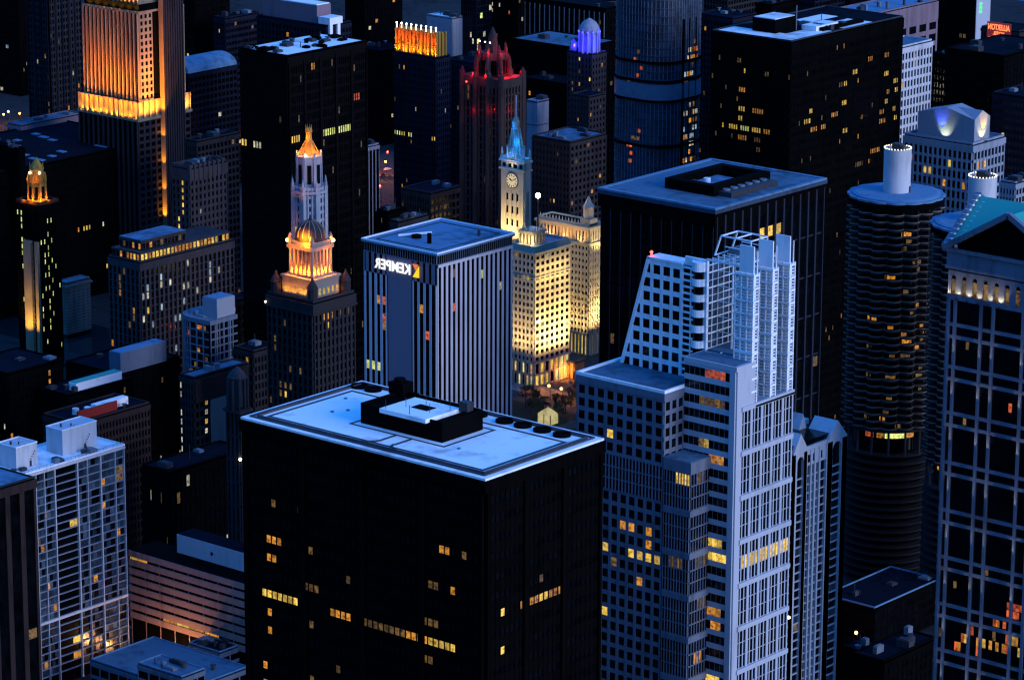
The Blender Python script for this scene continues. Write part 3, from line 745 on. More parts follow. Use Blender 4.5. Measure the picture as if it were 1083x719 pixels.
# window glass: bays between pilasters and bands, each split by thin mullions
rr = random.Random(2)
zb_all = [z_arch0-1.3] + zbands
pil_s = sorted(pil)
for z1, z0 in zip(zb_all[:-1], zb_all[1:]):
    if z1-z0 < 2: continue
    for a, b_ in zip(pil_s[:-1], pil_s[1:]):
        if b_-a < 1.6: continue
        cx = max(1, round((z1-z0)/3.0)); nx = max(1, round((b_-a)/1.15))
        for jj in range(cx):
            for ii in range(nx):
                aa = a+.5+ii*(b_-a-1)/nx; bb = a+.5+(ii+1)*(b_-a-1)/nx
                c0 = z0+.7+jj*(z1-z0-1.4)/cx; c1 = z0+.7+(jj+1)*(z1-z0-1.4)/cx
                X, Y = pr(Q.x-(aa+bb)/2, Q.y, (c0+c1)/2)
                k = 'glass'
                if 655 < Y < 690 and 1008 < X < 1078 and rr.random() < (.75 if Y > 674 else .2): k = rr.choice(['lo', 'lr', 'ly', 'lo'] if Y > 674 else ['lr', 'ld', 'lr'])
                elif 640 < Y < 652 and X > 1060 and rr.random() < .6: k = 'lr'
                elif 425 < Y < 460 and X > 1052 and rr.random() < .22: k = rr.choice(['ld', 'ld', 'lr'])
                elif rr.random() < .008: k = rr.choice(['ld', 'ld', 'lo'])
                Q.wins.append(('L', aa+.04, bb-.04, c0+.12, c1-.12, k, 0.0))
Q.windows(100)
for i in range(11): 
    c = (i+.5)*du; Q.fbox((m_ := MB()), 'L', c-.75, c+.75, .02, .1, z_arch0, z_arch1-2.4); m_.build('arcade_glass', 'ld', Q.o)
for i in range(6, 12):
    u_ = 38-(11-i)*du; x_, y_, z_ = Q.M('L', min(37.6, u_), 1.3, z_arch0-.3)
    MB().box(x_-.25, x_+.25, y_-.25, y_+.2, z_-.6, z_-.2).build('uplight', 'darkmetal', Q.o)
    lamp('SPOT', (x_, y_-.1, z_), 1500, (1, .72, .38), Q.o, (x_, y_+1.5, z_+8), .15, 90)
# cross gabled roof: four gables, two ridges
H_ = 12.0; x0, x1, y0, y1 = -39.2, 1.2, -1.2, 31.2; xm, ym = (x0+x1)/2, (y0+y1)/2; zr = 190.02
mb = MB(); mb.v = [(x0,y0,zr),(x1,y0,zr),(x1,y1,zr),(x0,y1,zr),(xm,y0,zr+H_),(x1,ym,zr+H_),(xm,y1,zr+H_),(x0,ym,zr+H_),(xm,ym,zr+H_)]
mb.f = [(0,8,7),(0,4,8),(1,8,4),(1,5,8),(2,8,5),(2,6,8),(3,8,6),(3,7,8)]; mb.m = [0]*8
mb.build('roof', 'green', Q.o)
mb = MB(); mb.v = [(x0+1.2,y0+1.4,zr),(x1-1.2,y0+1.4,zr),(xm,y0+1.4,zr+H_-1.0),(x1-1.4,y0+1.2,zr),(x1-1.4,y1-1.2,zr),(x1-1.4,ym,zr+H_-1.0),(x0+1.4,y1-1.2,zr),(x0+1.4,y0+1.2,zr),(x0+1.4,ym,zr+H_-1.0)]
mb.f = [(0,1,2),(3,4,5),(6,7,8)]; mb.m = [0]*3; mb.build('gable_wall', 'black', Q.o)
mb = MB()
for p, q in (((x0,y0,zr+.2),(xm,y0,zr+H_+.2)), ((x1,y0,zr+.2),(xm,y0,zr+H_+.2)), ((x1,y0,zr+.2),(x1,ym,zr+H_+.2)), ((x1,y1,zr+.2),(x1,ym,zr+H_+.2)), ((x0,y0,zr+.2),(x0,ym,zr+H_+.2)), ((x0,y1,zr+.2),(x0,ym,zr+H_+.2))):
    mb.bar(p, q, .75)
mb.build('raking_cornice', 'granite', Q.o)
mb = MB()
for k in range(11):                         # light blocks along the left rake
    t = (k+.5)/11; mb.box(x0-.3, x0+1.1, y0+t*(ym-y0)-.45, y0+t*(ym-y0)+.45, zr+t*H_+.5, zr+t*H_+.9)
    mb.box(x0+2.4, x0+3.3, y0+1+t*(ym-y0)-.45, y0+1+t*(ym-y0)+.45, zr+t*H_-.3, zr+t*H_+.5)
mb.build('ridge_blocks', 'roofwhite', Q.o)
# tall uplights on the pilasters
k_ = 0
for z_ in [zbands[i] for i in (0, 2, 4, 6, 8, 10, 12, 14)]:
    for u_ in pil[1:5]:
        p_ = Q.M('L', u_, 3.2, z_-11.0)
        lamp('SPOT', p_, 1700, (1, .78, .5), Q.o, (p_[0], -.8, p_[2]+6), .1, 34)
# ================================================================== middle distance
# --- insurance office block with the mirrored rooftop sign
K = Bld('blue grey office block with white illuminated sign under its roof edge', (462, 268.4), 386, 541, 160)
K.core('glass', 160-.5); mb = MB(); zt = 160-3.6
wp = K.wa/13.0
pl = [(403,318,1,'lo'),(408,320,1,'lr'),(407,342,1,'lo'),(390,383,3,'lg'),(405,336,1,'lr'),(449,330,1,'lo'),(450,352,1,'lr')]
# left face: narrow bays, a blank panel, narrow bays again
nb = 13
K.facade(mb, 'L', 4, 56, 4, zt, 1.0, 0, .3, u0=K.wa*.69, u1=K.wa, px=pl, p=.01, keys=('lr','ld','lo'))
m2 = MB(); K.fbox(m2, 'L', K.wa*.33+.5, K.wa*.69-.6, 0, .25, 2, zt); K.fbox(m2, 'L', .0, K.wa, .01, .3, zt-6.5, zt-.01); m2.build('blank_panel', 'kemperwall', K.o)
K.facade(mb, 'L', 4, 56, 4, zt, .9, 0, .3, u0=0, u1=K.wa*.33, px=pl, p=.012, keys=('lr','ld','lo'))
K.facade(mb, 'R', 16, 56, 4, zt, 1.0, 0, .3, px=[(478,289,1,'ld'),(478,327,1,'lr'),(530,301,1,'lw'),(508,288,1,'lg')], p=.004, keys=('ld',))
K.facade(mb, 'l', 13, 38, 4, zt, 1.15, 0, .6); K.facade(mb, 'r', 16, 38, 4, zt, 1.15, 0, .6)
K.fbox(mb, 'R', 0, K.wb, 0, .7, zt-.9, zt)
mb.build('wall', 'kemperpier', K.o)
K.windows(100)
mb = MB()
K.facade(mb, 'L', 30, 1, zt, 160-.7, .12, .2, .25, panes=False); K.facade(mb, 'R', 36, 1, zt, 160-.7, .12, .2, .25, panes=False)
mb.build('top_louvre_band', 'metal', K.o)
K.box('roof', 'roofpale', -K.wa-.9, .9, -.9, K.wb+.9, 159.4, 160.0)
ring(MB(), -K.wa-.9, .9, -.9, K.wb+.9, .35, 160.0, 160.45).build('roof_edge', 'white', K.o)
ring(MB(), -K.wa+2.5, -2.5, 2.5, K.wb-2.5, .12, 160.0, 160.25).build('roof_rail', 'darkmetal', K.o)
x_, y_ = at(449, 252, 160); x_ -= K.x; y_ -= K.y
MB().cyl(-11, 9, .7, 160, 163.2, 10).build('flue', 'black', K.o); MB().cyl(-19, 12, 1.6, 160, 161, 14).build('roof_vent', 'black', K.o)
MB().bar((-24, 9, 160.6), (-17, 17, 161.2), .3).build('duct', 'white', K.o); MB().cyl(-6, 27, .5, 160, 162, 10).build('flue', 'darkmetal', K.o)
# the lettering: it reads backwards, as in the photograph
def text_mesh(body, size, ext=.08, bold=.0, sp=1.0):
    c = bpy.data.curves.new('lettering', 'FONT'); c.body = body; c.size = size; c.extrude = ext; c.offset = bold; c.align_x = 'CENTER'; c.space_character = sp
    o = bpy.data.objects.new('lettering', c); COL.objects.link(o); bpy.context.view_layer.update()
    me = bpy.data.meshes.new_from_object(o.evaluated_get(bpy.context.evaluated_depsgraph_get()))
    bpy.data.objects.remove(o); bpy.data.curves.remove(c); return me
def letters(body, size, parent, loc, mat, bold, side='L', sp=1.0, sx=1.0, name='sign_letters'):
    me = text_mesh(body, size, .1, bold, sp); 
    for v in me.vertices:
        x, y, z = v.co; x = -x*sx            # mirrored
        v.co = (x, -z, y) if side == 'L' else (z, x, y)
    me.flip_normals(); me.materials.clear(); me.materials.append(MT[mat])
    o = bpy.data.objects.new(name, me); COL.objects.link(o); o.parent = parent; o.location = loc; return o
u0, za = K.face_px('L', 398, 268); u1, zb3 = K.face_px('L', 436, 276)
us_, zs_ = K.face_px('L', 417, 271)
letters('KEMPER', 4.5, K.o, (-us_, -.75, zt-4.6), 'signwhite', .10, sx=(u0-u1)/16.6, sp=1.05)
us_, zs_ = K.face_px('L', 441.2, 277)
lg = thing  # the yellow and orange badge
mb = MB(); x_ = -us_; z_ = zt-5.3
def tri(name, pts, mat):
    m_ = MB(); n = len(pts); m_.v = [(x_+a, -.8, z_+b) for a, b in pts] + [(x_+a, -.55, z_+b) for a, b in pts]
    m_.f = [tuple(range(n)), tuple(range(2*n-1, n-1, -1))] + [((i+1)%n, i, n+i, n+(i+1)%n) for i in range(n)]; m_.m = [0]*(n+2)
    m_.build(name, mat, K.o)
tri('badge_yellow', [(-1.2, .2), (1.3, .2), (1.3, 3.9)], 'signyellow'); tri('badge_orange', [(-1.3, 4.3), (1.1, 4.3), (0, 2.4)], 'signorange')

# --- dark blue-roofed office block behind the stepped tower
Dk = Bld('black office block with wide blue grey roof behind the stepped tower', (756, 221), 636.7, 870, 180)
Dk.grid('black', 22, 13, 20, .35, .6, 100, 178, .4, p=.006, keys=('ld',), pxL=[], pxR=[(808,248,3,'ly'),(838,422,1,'ld')], finish=False, back=False)
mb = MB(); 
Dk.facade(mb, 'R', 13, 1, 0, 177.5, .75, 0, 1.0, panes=False); Dk.facade(mb, 'R', 1, 12, 20, 176, 0, .5, .5, panes=False)
Dk.facade(mb, 'L', 11, 1, 0, 177.5, .3, 0, .6, panes=False)
mb.build('mullions', surf('dull_steel_mullions', (.014, .017, .028), .6, .3), Dk.o); Dk.windows(90)
MT['bluesteel'] = surf('slate_blue_metal', (.03, .045, .075), .6, .3)
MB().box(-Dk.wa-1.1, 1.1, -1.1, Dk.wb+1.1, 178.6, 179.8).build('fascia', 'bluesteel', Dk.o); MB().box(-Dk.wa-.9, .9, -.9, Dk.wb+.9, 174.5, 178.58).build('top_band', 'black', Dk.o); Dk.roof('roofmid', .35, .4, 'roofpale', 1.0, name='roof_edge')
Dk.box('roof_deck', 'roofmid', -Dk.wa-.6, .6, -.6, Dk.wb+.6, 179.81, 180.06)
ring(MB(), -29, -10, 13, 42, 3.0, 180.07, 183.3).build('penthouse_screen', 'black', Dk.o)
MB().box(-26, -14, 17, 36, 180.07, 180.9).build('well_roof', 'roofpale', Dk.o); MB().cyl(-21, 24, 1.1, 180.9, 182.6).build('roof_vent', 'white', Dk.o); MB().cyl(-23, 20, .7, 180.9, 182.4).build('roof_vent', 'darkmetal', Dk.o)
MB().box(-12.5, -5, 15, 39, 180.07, 181.6).build('roof_unit', 'darkmetal', Dk.o)
for q in range(6): MB().cyl(-8.7, 17.5+q*3.8, 1.2, 181.6, 182.0, 12).build('fan', 'metal', Dk.o)

# --- twin round towers
def round_tower(label, cx_px, top_py, seed):
    zr = 143.0; x, y = at(cx_px, top_py, zr); t = thing('round_apartment_tower', label, 'tower', x, y, 0, 'twin round apartment towers')
    R0 = 15.6; rr = random.Random(seed)
    MB().cyl(0, 0, R0-2.4, 0, zr-1, 48).build('tower_core', 'glass', t)
    def scallop(mb, z0, z1, r, amp, n=16, seg=12, hole=None):
        pts = []
        for k in range(n*seg):
            a = 2*math.pi*k/(n*seg); ph = (k % seg)/seg; rr_ = r + amp*math.sin(math.pi*ph)
            pts.append((rr_*math.cos(a), rr_*math.sin(a)))
        mb.prism(pts, z0, z1)
        return pts
    top0, top1 = 139.5, 58.5; n = 31; dz = (top0-top1)/n
    slab = MB(); scallop(slab, 0, .35, R0, 1.9); me = slab.mesh('balcony_ring', 'greyconc2')
    rail = MB(); pts = []
    for k in range(192):
        a = 2*math.pi*k/192; r_ = R0 + 1.92*math.sin(math.pi*(k % 12)/12); pts.append((r_*math.cos(a), r_*math.sin(a)))
    for k in range(192):
        p, q = pts[k], pts[(k+1) % 192]; b = len(rail.v)
        rail.v += [(p[0], p[1], .6), (q[0], q[1], .6), (q[0], q[1], 1.0), (p[0], p[1], 1.0)]; rail.f.append((b, b+1, b+2, b+3)); rail.m.append(0)
    rme = rail.mesh('balcony_railing', 'railing')
    for j in range(n):
        z_ = top0-(j+1)*dz; s_ = inst('balcony_ring', me, t, (0, 0, z_)); inst('balcony_railing', rme, s_, (0, 0, 0))
    # radial fins between the petals
    fme = MB().box(-.28, .28, -.28, .28, top1, top0).mesh('balcony_column', 'greyconc2'); cme = MB().cyl(0, 0, .42, 49, 57.8, 8).mesh('column', 'greyconc')
    for k in range(16):
        a = 2*math.pi*k/16; inst('balcony_column', fme, t, ((R0-1.6)*math.cos(a), (R0-1.6)*math.sin(a), 0), a)
        a = 2*math.pi*(k+.5)/16; inst('column', cme, t, (R0*math.cos(a), R0*math.sin(a), 0))
    # lit rooms behind the balconies
    for k in range(32):
        j = rr.randrange(n); a0 = rad(rr.uniform(-95, 10)); z_ = top0-(j+1)*dz+.5; r_ = R0-1.9
        m_ = MB(); 
        for q in range(rr.choice((1, 1, 1, 2))):
            a = a0+q*.12; c, s_ = math.cos(a), math.sin(a); b = len(m_.v)
            m_.v += [(r_*c+1.0*s_, r_*s_-1.0*c, z_), (r_*c-1.0*s_, r_*s_+1.0*c, z_), (r_*c-1.0*s_, r_*s_+1.0*c, z_+1.9), (r_*c+1.0*s_, r_*s_-1.0*c, z_+1.9)]; m_.f.append((b, b+1, b+2, b+3)); m_.m.append(0)
        m_.build('window', rr.choice(['ld', 'ld', 'ld', 'lo']), t)
    # colonnaded storey between flats and parking
    mb = MB().cyl(0, 0, R0+.6, 57.6, 58.5, 48).cyl(0, 0, R0+.6, 48.6, 49.2, 48); mb.build('band', 'greyconc2', t)
    for a0, a1, k in ((-62, -30, 'lg'), (-75, -64, 'lo'), (-28, -14, 'lo'), (-95, -80, 'lr')) if seed == 1 else ((-85, -60, 'ld'), (-120, -100, 'lo')):
        m_ = MB(); r_ = R0-2.3; N = 6
        for q in range(N):
            a, b2 = rad(a0+(a1-a0)*q/N), rad(a0+(a1-a0)*(q+1)/N); b = len(m_.v)
            m_.v += [(r_*math.cos(a), r_*math.sin(a), 54.9), (r_*math.cos(b2), r_*math.sin(b2), 54.9), (r_*math.cos(b2), r_*math.sin(b2), 57.3), (r_*math.cos(a), r_*math.sin(a), 57.3)]; m_.f.append((b, b+1, b+2, b+3)); m_.m.append(0)
        m_.build('window', k, t)
    # parking decks
    dk = MB().cyl(0, 0, R0+1.2, 0, .3, 48); d_me = dk.mesh('parking_deck', 'greyconc2')
    kb = MB(); 
    for k in range(48):
        a, b2 = 2*math.pi*k/48, 2*math.pi*(k+1)/48; r_ = R0+1.2; b = len(kb.v)
        kb.v += [(r_*math.cos(a), r_*math.sin(a), .3), (r_*math.cos(b2), r_*math.sin(b2), .3), (r_*math.cos(b2), r_*math.sin(b2), .6), (r_*math.cos(a), r_*math.sin(a), .6)]; kb.f.append((b, b+1, b+2, b+3)); kb.m.append(0)
    k_me = kb.mesh('parking_kerb', 'greyconc2')
    for j in range(16):
        s_ = inst('parking_deck', d_me, t, (0, 0, 3+j*2.85)); inst('parking_kerb', k_me, s_, (0, 0, 0))
    # crown, roof disc, core cylinder and its ring of lamps
    MB().cyl(0, 0, R0+1.6, 139.3, 141.6, 48).build('crown', 'black', t)
    sc = MB(); scallop(sc, 141.6, 142.3, R0+1.2, .7); sc.build('roof_edge', 'roofpale', t)
    MB().lathe([(R0+.2, 142.3), (R0+.2, 142.7), (R0-1.2, 143.0), (1, 143.0)], 48).build('roof', 'roofpale', t)
    MB().lathe([(4.9, 143.0), (4.9, 158.6), (4.5, 158.6), (4.5, 157.4), (.3, 157.4)], 40).build('lift_core', 'whiteconc', t)
    MB().box(4.7, 4.95, .5, 1.5, 143.0, 145.2).build('door', 'darkmetal', t)
    m_ = MB()
    for k in range(26):
        a = 2*math.pi*k/26; m_.ball(4.75*math.cos(a), 4.75*math.sin(a), 158.85, .22, 6)
    m_.build('lamp_ring', 'ringlamp', t)
    MB().box(-2, 1.6, -1, 1.8, 157.4, 160.2).build('tank', 'darkmetal', t); MB().cyl(2.6, -.6, .6, 157.4, 159.6, 8).build('flue', 'darkmetal', t)
    return t
MT['greyconc2'] = surf('weathered_balcony_concrete', (.016, .015, .018), .85, .35)
MT['railing'] = surf('pale_railing', (.15, .12, .11), .8, .3)
MT['ringlamp'] = glow('ring_lamps', (1., .85, .45), 3.0)
round_tower('round tower with scalloped balconies, the fully visible one of the pair', 948.2, 202, 1)
round_tower('round tower with scalloped balconies, half hidden by green gabled roof', 1037.5, 233, 2)

# --- black slab tower, upper right, with lit offices
I = Bld('black slab tower with bright patchy roof and scattered lit offices', (837, 44.5), 753.5, 955, 176)
rr = random.Random(11)
pl = [(780,67,2,'ld'),(788,74,1,'ly'),(782,92,3,'lo'),(782,115,3,'ly'),(798,117,4,'lo'),(782,124,2,'ly'),(773,132,4,'ly'),(784,135,4,'lg'),(797,138,4,'ly'),(808,140,3,'lo'),(781,143,4,'lo'),(799,146,3,'ld'),(765,130,1,'ly'),(800,154,2,'ld'),(764,108,1,'ld'),(810,79,2,'ld')]
pR = [(918,62,3,'lo'),(936,57,3,'lo'),(888,90,3,'ld'),(893,88,2,'ly'),(890,107,3,'ly'),(880,118,4,'lo'),(902,77,3,'ly'),(856,118,2,'ly'),(850,126,4,'ly'),(858,134,4,'lo'),(892,134,3,'ly'),(936,75,3,'ly'),(945,84,2,'ly'),(938,96,2,'lo'),(946,95,2,'ly'),(936,106,2,'ly'),(945,113,2,'ly'),(930,116,3,'lo'),(930,125,4,'lo'),(945,124,2,'ly'),(868,130,3,'lo'),(920,165,6,'lo'),(905,170,5,'ld')]
I.core('glass'); mb = MB(); nz = 44
for side, n, P in (('L', 34, pl), ('R', 66, pR)):
    I.facade(mb, side, n, nz, 4, 171.5, .28, 1.9, .35, px=P, p=.018, keys=('ld', 'ld', 'lo'))
mb.box(-I.wa-.4, .4, -.4, I.wb+.4, 171.5, 175.6); mb.build('wall', 'black', I.o); I.windows(100)
I.roof('roofdark', .5, .5, 'darkmetal')
MB().box(-I.wa+1, -1, 1.2, 13, 176.06, 176.12).box(-12, -1, 13.01, 30, 176.06, 176.11).box(-14, -1, 38, 58, 176.06, 176.11).box(-28, -20, 30, 60, 176.06, 176.1).build('white_roof_patches', 'roofwhite', I.o)
MB().box(-26, -15, 10, 24, 176.06, 181.5).build('penthouse', 'black', I.o); MB().box(-25.6, -15.4, 10.4, 23.6, 181.5, 181.8).build('penthouse_roof', 'roofwhite', I.o)
mb = MB().box(-13, -6, 25, 40, 176.12, 178.0); mb.build('roof_unit', 'white', I.o)
MB().box(-7, -4, 27, 55, 176.12, 177.4).build('roof_wall', 'black', I.o); I.clutter(12, 8, 2.2, x=(-26, -3), y=(28, 60))
MB().bar((-13.5, 22, 176), (-13.5, 22, 186), .15).build('mast', 'metal', I.o)

# --- white square-grid slab behind it
Wg = Bld('slim white slab with a square window grid right of the black slab', (930, 56), 925, 985.5, 155, D=None, wa=14)
Wg.grid('whiteconc', 5, 17, 38, .95, 1.25, 2, Wg.z-2.2, .5, p=.03, keys=('ld', 'lo', 'ly')); Wg.roof('roofmid', .6, .4, 'whiteconc')
Mv = Bld('pinkish concrete block with long blue roof behind the white grid slab', (895, 22), 868, 992, 150, D=1620)
Mv.wa = 22; Mv.grid('mauve', 6, 9, 22, 2.6, 2.2, 2, Mv.z-9, .3, p=0); Mv.roof('roofpale', .6, .5, 'mauve')
MB().box(.3, .6, Mv.wb-14, Mv.wb-2, Mv.z-27, Mv.z-25.4).build('red_strip_light', 'signred', Mv.o)
Mv.clutter(8, 3, 4)

# --- hotel with floodlit emblem walls
Hn = Bld('pale grid hotel with blue and yellow floodlit roof walls at the right', (1029, 153.5), 957, 1062, 125, D=1385)
Hn.grid('whiteconc2' if 'whiteconc2' in MT else 'gabledwall', 14, 9, 30, .8, 1.2, 2, Hn.z-2.8, .6, p=.03, keys=('ld', 'lo', 'ld'), pxL=[(1003,174,1,'ly'),(978,182,2,'ly'),(1001,196,1,'lo')], pxR=[(1033,174,2,'lo'),(1040,178,1,'ly')])
Hn.roof('roofmid', .8, .5, 'gabledwall')
bx0, bx1, by0, by1 = -Hn.wa+4, -1.5, 3.0, Hn.wb*.62
c = MB(); c.box(bx0, bx1, by0, by1, Hn.z, Hn.z+9.5)
b = len(c.v); xm = (bx0+bx1)/2
c.v += [(bx0, by0, Hn.z+9.5), (bx1, by0, Hn.z+9.5), (xm, by0, Hn.z+13)] + [(bx0, by1, Hn.z+9.5), (bx1, by1, Hn.z+9.5), (xm, by1, Hn.z+13)]
c.f += [(b, b+1, b+2), (b+4, b+3, b+5), (b, b+2, b+5, b+3), (b+2, b+1, b+4, b+5)]; c.m += [0]*4
c.build('roof_block', 'gabledwall', Hn.o)
ym = (by0+by1)/2
m_ = MB(); b = 0; m_.v = [(bx1+.02, by0, Hn.z+9.5), (bx1+.02, by1, Hn.z+9.5), (bx1+.02, ym, Hn.z+12.6), (xm, ym, Hn.z+12.6)]; m_.f = [(0, 1, 2), (0, 2, 3), (2, 1, 3)]; m_.m = [0]*3; m_.build('gable', 'gabledwall', Hn.o)
lamp('SPOT', (xm, by0-2.6, Hn.z+.8), 3500, (.9, .95, .6), Hn.o, (xm, by0+.2, Hn.z+4.0), .2, 95)
lamp('SPOT', (xm-2, by0-2.4, Hn.z+3.0), 9000, (.02, .06, 1), Hn.o, (xm-2, by0, Hn.z+8.0), .2, 60)
lamp('SPOT', (bx1+2.4, ym, Hn.z+.8), 4500, (1, .85, .3), Hn.o, (bx1-.2, ym, Hn.z+5.0), .2, 85)
lamp('SPOT', (bx1+2.6, ym+1, Hn.z+3), 9000, (1, .45, .01), Hn.o, (bx1, ym+1, Hn.z+8), .2, 55)
for p in ((xm, by0-2.6), (bx1+2.4, ym)): MB().box(p[0]-.4, p[0]+.4, p[1]-.3, p[1]+.3, Hn.z+.1, Hn.z+.6).build('flood_fitting', 'darkmetal', Hn.o)

# --- glass tower with rounded ends
zt = 330; x, y = at(694, 190, 100); 
t = thing('glass_tower', 'tall rounded blue glass skyscraper cut off by the top edge', 'skyscraper', x, y, 0)
cxw = pr(x, y, 100)
def rr_pts(a, b, r, ox=0, oy=0, n=10):
    pts = []
    for cx_, cy_, a0 in ((a-r, -b+r, -90), (a-r, b-r, 0), (-a+r, b-r, 90), (-a+r, -b+r, 180)):
        for k in range(n+1):
            q = rad(a0+90*k/n); pts.append((cx_+r*math.cos(q)+ox, cy_+r*math.sin(q)+oy))
    return pts
TA, TB, TR = 15.5, 15.5, 11.0
MT['trumpglass'] = glassy('silver_blue_glass', (.02, .03, .055), .3, .4)
MB().prism(rr_pts(TA, TB, TR), 0, zt).build('glass_wall', 'trumpglass', t)
pp = rr_pts(TA+.12, TB+.12, TR)
band = MB(); band.prism(rr_pts(TA+.35, TB+.35, TR), 0, .35); bm_ = band.mesh('floor_band', 'bluesteel')
for k in range(90):
    z_ = 330-k*3.3
    if z_ > 215: continue
    if z_ < 20: break
    inst('floor_band', bm_, t, (0, 0, z_))
mul_ = MB()
for k in range(0, 44):
    p, q = pp[k % 44], pp[(k+1) % 44]
    L_ = math.hypot(q[0]-p[0], q[1]-p[1]); ns = max(1, int(L_/1.5))
    for s_ in range(ns):
        X, Y = p[0]+(q[0]-p[0])*s_/ns, p[1]+(q[1]-p[1])*s_/ns; mul_.box(X-.1, X+.1, Y-.1, Y+.1, 20, 215)
mul_.build('mullions', 'metal', t)
for z_ in (143.5,): MB().prism(rr_pts(TA+.5, TB+.5, TR), z_-7, z_).build('louvre_band', surf('pale_louvres', (.12, .14, .2), .5, .2, 3), t)
for z_ in (136, 144.2, 152, 117, 97): MB().prism(rr_pts(TA+.7, TB+.7, TR), z_, z_+1.0).build('dark_band', 'black', t)
rr = random.Random(21)
for k in range(110):
    side = rr.random(); z_ = 330-3.3*rr.randrange(52, 84)+.7
    if side < .8: y_ = rr.uniform(-3.5, 4.3); m_ = MB().box(TA+.1, TA+.3, y_, y_+rr.choice((.9, 1.2, 2.6)), z_, z_+1.9)
    else: x_ = rr.uniform(-4, 4); m_ = MB().box(x_, x_+1.2, -TB-.3, -TB-.1, z_, z_+1.5)
    if k < 100: m_.build('window', rr.choice(['ld', 'lo', 'lo', 'ld', 'lb', 'lw', 'lr'] if side < .8 else ['ld', 'lr']), t)
for y_ in (-4.3, -3.4, 0.2, 4.6): MB().box(TA+.1, TA+.6, y_, y_+.4, 20, 170).build('dark_fin', 'black', t)
# second, darker wing to its left
x2, y2 = at(652, 190, 100)
t2 = thing('bronze_glass_tower', 'dark bronze glass slab left of the rounded glass skyscraper', 'skyscraper', x2, y2+14, 0)
MB().box(-6, 6, 0, 18, 0, 260).build('glass_wall', 'glass', t2)
m_ = MB()
for k in range(60): m_.box(-6.2, 6.2, -.15, 18.1, 40+k*3.3, 40.4+k*3.3)
m_.build('floor_bands', 'black', t2)
gold = surf('golden_reflection', (.25, .13, .05), .35, .4, 1.2, metal=.5)
m_ = MB(); m_.bar((6.3, 1, 95), (6.3, 14, 60), .9).bar((-3, -.4, 155), (6.2, -.4, 126), 1.0); m_.build('diagonal_reflection', gold, t2)  # slanting bars paint the golden reflection seen in the glass
for k in range(14): z_ = 50+rr.randrange(34)*3.3; x_ = rr.uniform(-5, 3.5); MB().box(x_, x_+1.2, -.35, -.2, z_+.8, z_+2.4).build('window', rr.choice(['ld', 'lr', 'lo']), t2)

# ---------------------------------------------------------------- old skyscrapers
# --- floodlit terracotta block in front of the clock tower
Wr = Bld('floodlit cream terracotta block with small roof pavilion beside the sign building', (565.5, 263.5), 536, 602.3, 62, name='terracotta_block')
Wr.core('glass', Wr.z-.5); mb = MB(); zt = Wr.z-2.6
nz = 16
Wr.facade(mb, 'L', 7, nz, 11, zt, 1.1, 1.35, .45, px=[(556,290,2,'ly')], p=.05, keys=('ld', 'lo'))
Wr.facade(mb, 'R', 7, nz, 11, zt, 1.25, 1.35, .45, p=.06, keys=('ld', 'lw'))
Wr.facade(mb, 'L', 7, 2, 0, 11, 1.1, 1.0, .6, p=.5, keys=('lg', 'ly', 'lw')); Wr.facade(mb, 'R', 7, 2, 0, 11, 1.1, 1.0, .6, p=.75, keys=('ly', 'ly', 'lg'))
Wr.facade(mb, 'l', 7, nz, 2, zt, 1.1, 1.35, .45); Wr.facade(mb, 'r', 7, nz, 2, zt, 1.1, 1.35, .45)
mb.box(-Wr.wa-1.2, 1.2, -1.2, Wr.wb+1.2, zt, zt+.9).box(-Wr.wa-.5, .5, -.5, Wr.wb+.5, zt+.9, Wr.z-.42)
for z_ in (10.8, 49.0): mb.box(-Wr.wa-.8, .8, -.8, Wr.wb+.8, z_-.25, z_+.3)
for k in range(14): mb.box(.6, 1.2, k*Wr.wb/14, k*Wr.wb/14+.5, zt-.8, zt)
mb.build('wall', 'terracotta', Wr.o); Wr.windows(100); Wr.roof('roofpale', .9, .5, 'terracotta')
pv = Wr.sub(-4.5, 4.0, 7.5, 8.5, Wr.z+6.2); m_ = MB(); MB().box(-7.3, -.2, .2, 8.3, Wr.z, Wr.z+6).build('pavilion_core', 'ld', Wr.o, pv.off)
pv.facade(m_, 'L', 4, 1, Wr.z, Wr.z+5.2, .9, 1.1, .3, panes=False); pv.facade(m_, 'R', 4, 1, Wr.z, Wr.z+5.2, .9, 1.1, .3, panes=False)
m_.box(-7.9, .5, -.5, 8.9, Wr.z+5.2, Wr.z+6.2)
for k in range(5): m_.lathe([(.25, Wr.z+6.2), (.3, Wr.z+7), (.05, Wr.z+8.1)], 6, -7.5+k*1.9, -.2); m_.lathe([(.25, Wr.z+6.2), (.3, Wr.z+7), (.05, Wr.z+8.1)], 6, .2, 1.5+k*1.7)
m_.build('pavilion_wall', 'terracotta', Wr.o, pv.off)
MB().ball(-2.5, 2.0, Wr.z+1.6, .35).build('flood_fitting', 'bulb', Wr.o)
WCOL = (1, .70, .25)
lamp('POINT', (-3.2, 2.0, Wr.z+2.2), 1800, WCOL, Wr.o, size=.3); lamp('POINT', (-9, 2.0, Wr.z+2.2), 1200, WCOL, Wr.o, size=.3)
for k in range(4):                          # floods thrown from across the street
    lamp('SPOT', (16, 2+k*Wr.wb/4+1, 14), 48000, WCOL, Wr.o, (0, 2+k*Wr.wb/4+1, 30), .6, 100, .8)
    lamp('SPOT', (12, 2+k*Wr.wb/4+1, 52), 6000, WCOL, Wr.o, (0, 2+k*Wr.wb/4+1, 50), .6, 80, .8)
for k in range(3): lamp('SPOT', (-2-k*5, -14, 12), 15000, WCOL, Wr.o, (-2-k*5, 0, 34), .6, 100, .8)
MB().ball(1.4, 1.5, Wr.face_px('R', 568.5, 339)[1], .55).build('wall_lamp', 'bulbw', Wr.o)
